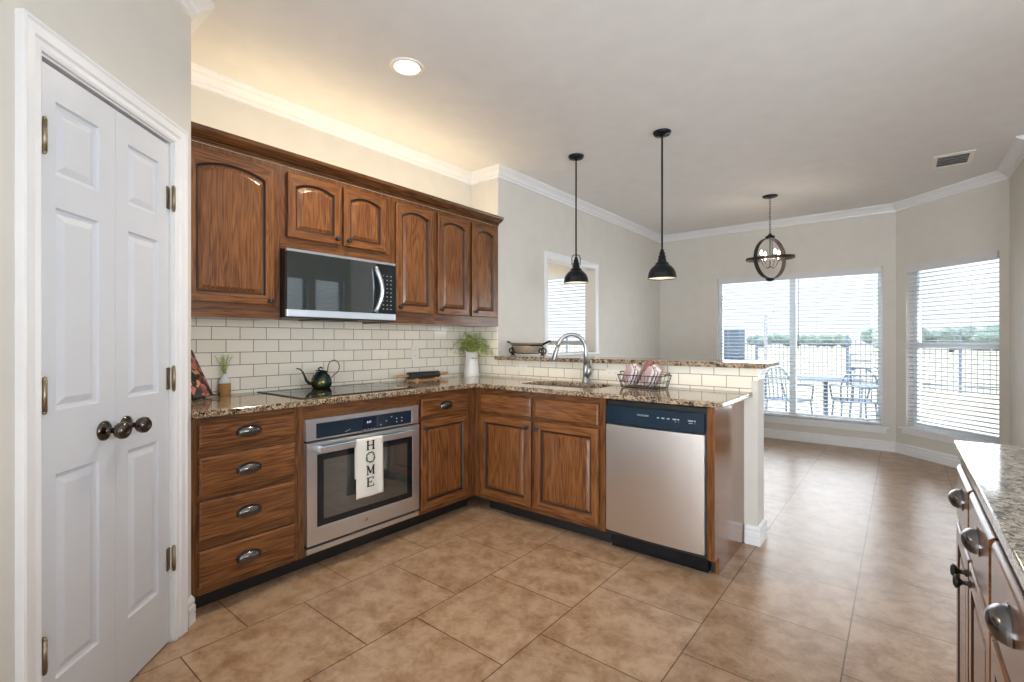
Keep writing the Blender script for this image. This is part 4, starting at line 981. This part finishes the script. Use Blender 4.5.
def stripe(name, c1, c2, c3):
    m, t_, p = mat(name); tcs = N(t_, 'ShaderNodeTexCoord'); sp = N(t_, 'ShaderNodeSeparateXYZ'); t_.links.new(tcs.outputs['Object'], sp.inputs[0])
    mr = N(t_, 'ShaderNodeMath', operation='MULTIPLY_ADD'); mr.inputs[1].default_value = 8.0; mr.inputs[2].default_value = .5; t_.links.new(sp.outputs['X'], mr.inputs[0])
    r = ramp(t_, [(0, c3), (.12, c1), (.24, c2), (.29, c1), (.38, c2), (.43, c1), (.55, c3), (.86, c2)]); r.color_ramp.interpolation = 'CONSTANT'
    t_.links.new(mr.outputs[0], r.inputs[0]); t_.links.new(r.outputs[0], p.inputs['Base Color']); p.inputs['Roughness'].default_value = .9
    n_ = N(t_, 'ShaderNodeTexNoise'); n_.inputs['Scale'].default_value = 300; bb = N(t_, 'ShaderNodeBump'); bb.inputs['Strength'].default_value = .5; bb.inputs['Distance'].default_value = .002
    t_.links.new(tcs.outputs['Object'], n_.inputs['Vector']); t_.links.new(n_.outputs[0], bb.inputs['Height']); t_.links.new(bb.outputs[0], p.inputs['Normal'])
    return m
TA = stripe('striped_towel_cloth', srgb(214, 202, 198), srgb(78, 70, 78), srgb(176, 146, 146))
TB = stripe('striped_towel_cloth_b', srgb(220, 208, 204), srgb(84, 78, 86), srgb(184, 152, 152))
def rolled(label, cx, lean, r, L_, m, yo=0, tw=0, sx=1.25, sy=.8):
    ax = Vector((sin(lean), -.22, cos(lean))).normalized()
    tt = thing('rolled_towel', label, 'towel', (-1.285+cx, 2.945+yo, CT+.030))
    b = B(); n = 44; prof = []
    for k in range(n):
        a = 2*pi*k/n; rr = r*(1+.05*sin(3*a+tw)+.035*sin(7*a+1)); prof.append((rr*cos(a)*sx, rr*sin(a)*sy))
    rows = []
    for z, s_ in ((0, .6), (.004, .86), (.014, 1), (L_*.35, 1.04), (L_*.7, 1.0), (L_-.014, .97), (L_-.004, .88), (L_, .74), (L_-.006, .6), (L_-.001, .45), (L_-.007, .3), (L_-.002, .15)):
        rows.append([b.verts.new((x*s_, y*s_, z+.010*sin(x*60+tw)*(1 if z > L_*.5 else 0))) for x, y in prof])
    for p_, q_ in zip(rows, rows[1:]):
        for k in range(n): b.faces.new([p_[k], p_[(k+1) % n], q_[(k+1) % n], q_[k]]).smooth = True
    b.faces.new(rows[0]); b.faces.new(rows[-1]); o = obj('cloth', b, m, tt)
    o.rotation_mode = 'QUATERNION'; o.rotation_quaternion = ax.to_track_quat('Z', 'Y') @ Matrix.Rotation(tw, 3, 'Z').to_quaternion()
rolled('rolled striped towel in the wire basket, on its left side', -.098, radians(28), .050, .128, TA)
rolled('rolled striped towel in the wire basket, leaning on its right side', .030, radians(30), .050, .128, TB)
rolled('dusty rose rolled towel tucked at the back of the wire basket', .0, radians(6), .022, .145, simple('rose_towel', srgb(160, 100, 98), .9, bump=(300, .5, .002)), .068)

# ------------------------------------------------------------------ right-hand counter (granite top, painted-looking glossy oak)
def panel(bm, x0, x1, z0, z1): panel_door(bm, x0, x1, z0, z1)
IX = .150
specs = [(1.94, 1.607, 'far'), (1.607, 1.243, 'mid'), (1.243, .835, 'near'), (.835, .10, 'nearest')]
names = {'far': 'side counter oak cabinet farthest from the viewer, one drawer over a door', 'mid': 'side counter oak cabinet second from the far end, one drawer over a door',
         'near': 'side counter oak cabinet at the right edge with a large cup pull', 'nearest': 'side counter oak cabinet nearest the viewer, out at the frame edge'}
for a, d_, k in specs:
    w = a-d_
    c = thing('base_cabinet', names[k], 'cabinet', (IX, a, 0), -pi/2, group=None)
    cab_body(c, 0.0005, w-.0005, .09, 0.8785, .60)
    b = B(); drawer_front(b, .008, w-.008, .70, .855); dr = obj('drawer', b, OAKS, c); cup_pull(dr, w/2, .79, w=.044, h=.025, d=.026)
    if k in ('near', 'nearest'):
        for q0_, q1_, kx in ((.008, w/2-.003, w/2-.03), (w/2+.003, w-.008, w/2+.03)):
            b = B(); panel_door(b, q0_, q1_, .122, .685); dr = obj('cabinet_door', b, OAKS, c); knob(dr, kx, .640, s=1.0)
    else:
        b = B(); panel_door(b, .008, w-.008, .122, .685); dr = obj('cabinet_door', b, OAKS, c); knob(dr, (w-.035) if k == 'far' else .035, .64)
b = B(); prism(b, [[(.128, .02), (.80, .02), (.80, 2.03), (.128, 2.03)]], lambda u, v, q: Vector((u, v, CT-.030+q)), .030)
tag(obj('side_countertop', b, GRANITE_G, bevel=.007), 'grey speckled granite countertop on the right-hand cabinets', 'countertop')

# ------------------------------------------------------------------ outside, seen through the blinds
b = B(); prism(b, [[(-2.83, 6.86), (14, 6.86), (14, 11.5), (-14, 11.5), (-14, 5.56), (-2.83, 5.56)]], lambda u, v, q: Vector((u, v, -.25+q)), .13); obj('ground_patio', b, simple('concrete', srgb(186, 184, 178), .8, bump=(20, .3, .005)), kind='structure')
b = B(); box(b, -90, 90, 11.5, 120, -.30, -.14); obj('ground_lawn', b, simple('dry_lawn', srgb(172, 168, 150), .9, bump=(8, .5, .03)), kind='structure')
IRONB = simple('outdoor_metal_hazed', srgb(104, 120, 142), .5)  # dark metal paled bluish, outdoor haze put into its colour
fn = thing('iron_fence', 'dark iron picket fence at the far side of the lawn', 'fence', (0, 17, -.14))
b = B(); x = -14
while x < 14: box(b, x-.008, x+.008, -.008, .008, 0, 1.35); x += .115
obj('pickets', b, IRONB, fn)
b = B()
for z in (.15, 1.22): box(b, -14, 14, -.015, .015, z, z+.035)
obj('rail', b, IRONB, fn)
for k in range(12):
    b = B(); x = -13.2+k*2.4; box(b, x-.03, x+.03, -.03, .03, 0, 1.5); obj('post', b, IRONB, fn)
def patio_chair(x, y, rz, label):
    t = thing('patio_chair', label, 'chair', (x, y, -.12), rz)
    b = B(); box(b, -.24, .24, -.23, .23, .41, .435, bev=.01); obj('seat', b, IRONB, t)
    b = B(); P = [(-.23, .22, .43)]+[(-.23*cos(radians(a)), .22+.06*sin(radians(a)), .62+.32*sin(radians(a))) for a in range(0, 181, 15)]+[(.23, .22, .43)]
    tube(b, P, .014, 8)
    for u in (-.15, -.075, 0, .075, .15): tube(b, [(u, .22, .43), (u, .27, .62+.32*sqrt(1-(u/.23)**2)*.97)], .008, 6)
    obj('backrest', b, IRONB, t)
    for sx in (-1, 1):
        for sy in (-1, 1):
            b = B(); tube(b, [(sx*.21, sy*.2, .42), (sx*.235, sy*.235, 0.001)], .013, 8); obj('leg', b, IRONB, t)
        b = B(); tube(b, [(sx*.23, .24, .66), (sx*.27, .05, .67), (sx*.27, -.18, .64), (sx*.23, -.2, .43)], .013, 8); obj('armrest', b, IRONB, t)
patio_chair(-1.35, 8.5, radians(150), 'dark metal patio chair seen through the lower left of the back window')
patio_chair(-.55, 8.9, radians(200), 'dark metal patio chair right of the patio table outside')
t = thing('patio_table', 'round dark metal patio table between the two patio chairs', 'table', (-.95, 9.3, -.12))
b = B(); lathe(b, [(0, .70), (.5, .70), (.5, .72), (0, .72)], 32); obj('table_top', b, IRONB, t)
b = B(); lathe(b, [(0, 0), (.25, 0), (.04, .04), (.03, .70), (0, .70)], 20); obj('pedestal', b, IRONB, t)
t = thing('bar_stool', 'tall dark metal outdoor bar stool seen at the right of the back window', 'stool', (-.28, 7.75, -.12), radians(20))
b = B(); box(b, -.19, .19, -.19, .19, .72, .75, bev=.01); obj('seat', b, IRONB, t)
b = B(); tube(b, [(-.19, .18, .74), (-.18, .24, 1.15), (.18, .24, 1.15), (.19, .18, .74)], .016, 8)
for z in (.86, .96, 1.06): tube(b, [(-.18, .215, z), (.18, .215, z)], .01, 6)
obj('backrest', b, IRONB, t)
for sx in (-1, 1):
    for sy in (-1, 1):
        b = B(); tube(b, [(sx*.17, sy*.17, .73), (sx*.22, sy*.22, .001)], .015, 8); obj('leg', b, IRONB, t)
t = thing('stone_grill', 'dark stone grill island standing on the patio behind the left window half', 'grill', (-3.0, 10.3, -.12))
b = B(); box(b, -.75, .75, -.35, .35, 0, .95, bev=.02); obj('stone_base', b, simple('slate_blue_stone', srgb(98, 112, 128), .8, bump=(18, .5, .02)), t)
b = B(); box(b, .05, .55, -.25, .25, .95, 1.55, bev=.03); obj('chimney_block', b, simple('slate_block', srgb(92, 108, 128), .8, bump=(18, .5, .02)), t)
t = thing('patio_post', 'slim patio post seen through the left half of the back window', 'post', (-1.75, 8.9, -.12))
b = B(); box(b, -.022, .022, -.022, .022, 0, 1.75); box(b, -.04, .04, -.04, .04, 0, .06, bev=.005); obj('post', b, simple('post_paint', srgb(176, 176, 186), .6), t)
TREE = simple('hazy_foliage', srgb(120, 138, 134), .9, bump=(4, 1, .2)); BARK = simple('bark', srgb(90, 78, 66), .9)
def tree(x, y, w, h, label, seed):
    rnd = random.Random(seed); t = thing('tree', label, 'tree', (x, y, -.14), group='trees beyond the fence')
    b = B(); tube(b, [(0, 0, 0), (0, 0, h*.5)], [.25, .15], 8); obj('trunk', b, BARK, t)
    b = B()
    for i in range(16):
        xx = -w/2+w*i/15; rr = bmesh.ops.create_icosphere(b, subdivisions=2, radius=rnd.uniform(.30, .44)*h)
        c_ = Vector((xx, rnd.uniform(-1.5, 1.5), h*rnd.uniform(.40, .62)))
        for v_ in rr['verts']: v_.co = c_+v_.co*(1+rnd.uniform(-.13, .13))
    obj('crown', b, TREE, t)
tree(4.5, 74, 15, 3.2, 'broad hazy tree beyond the fence, right of the window centre', 1); tree(30, 74, 15, 3.0, 'hazy tree beyond the fence, seen through the bay window', 2)
tree(-14, 95, 14, 2.6, 'low hazy tree beyond the fence at the window centre', 3); tree(-36, 80, 14, 2.6, 'hazy tree beyond the fence at the far left', 4)
# pond-like rough patch
b = B(); box(b, 2.5, 12, 13.5, 16.5, -.141, -.10, bev=.01); tag(obj('rough_grass_patch', b, simple('dark_rough_grass', srgb(96, 108, 104), .95, bump=(25, 1, .05))), 'dark rough ground patch on the lawn outside the bay window', 'grass patch'); bpy.data.objects['rough_grass_patch']['kind'] = 'stuff'
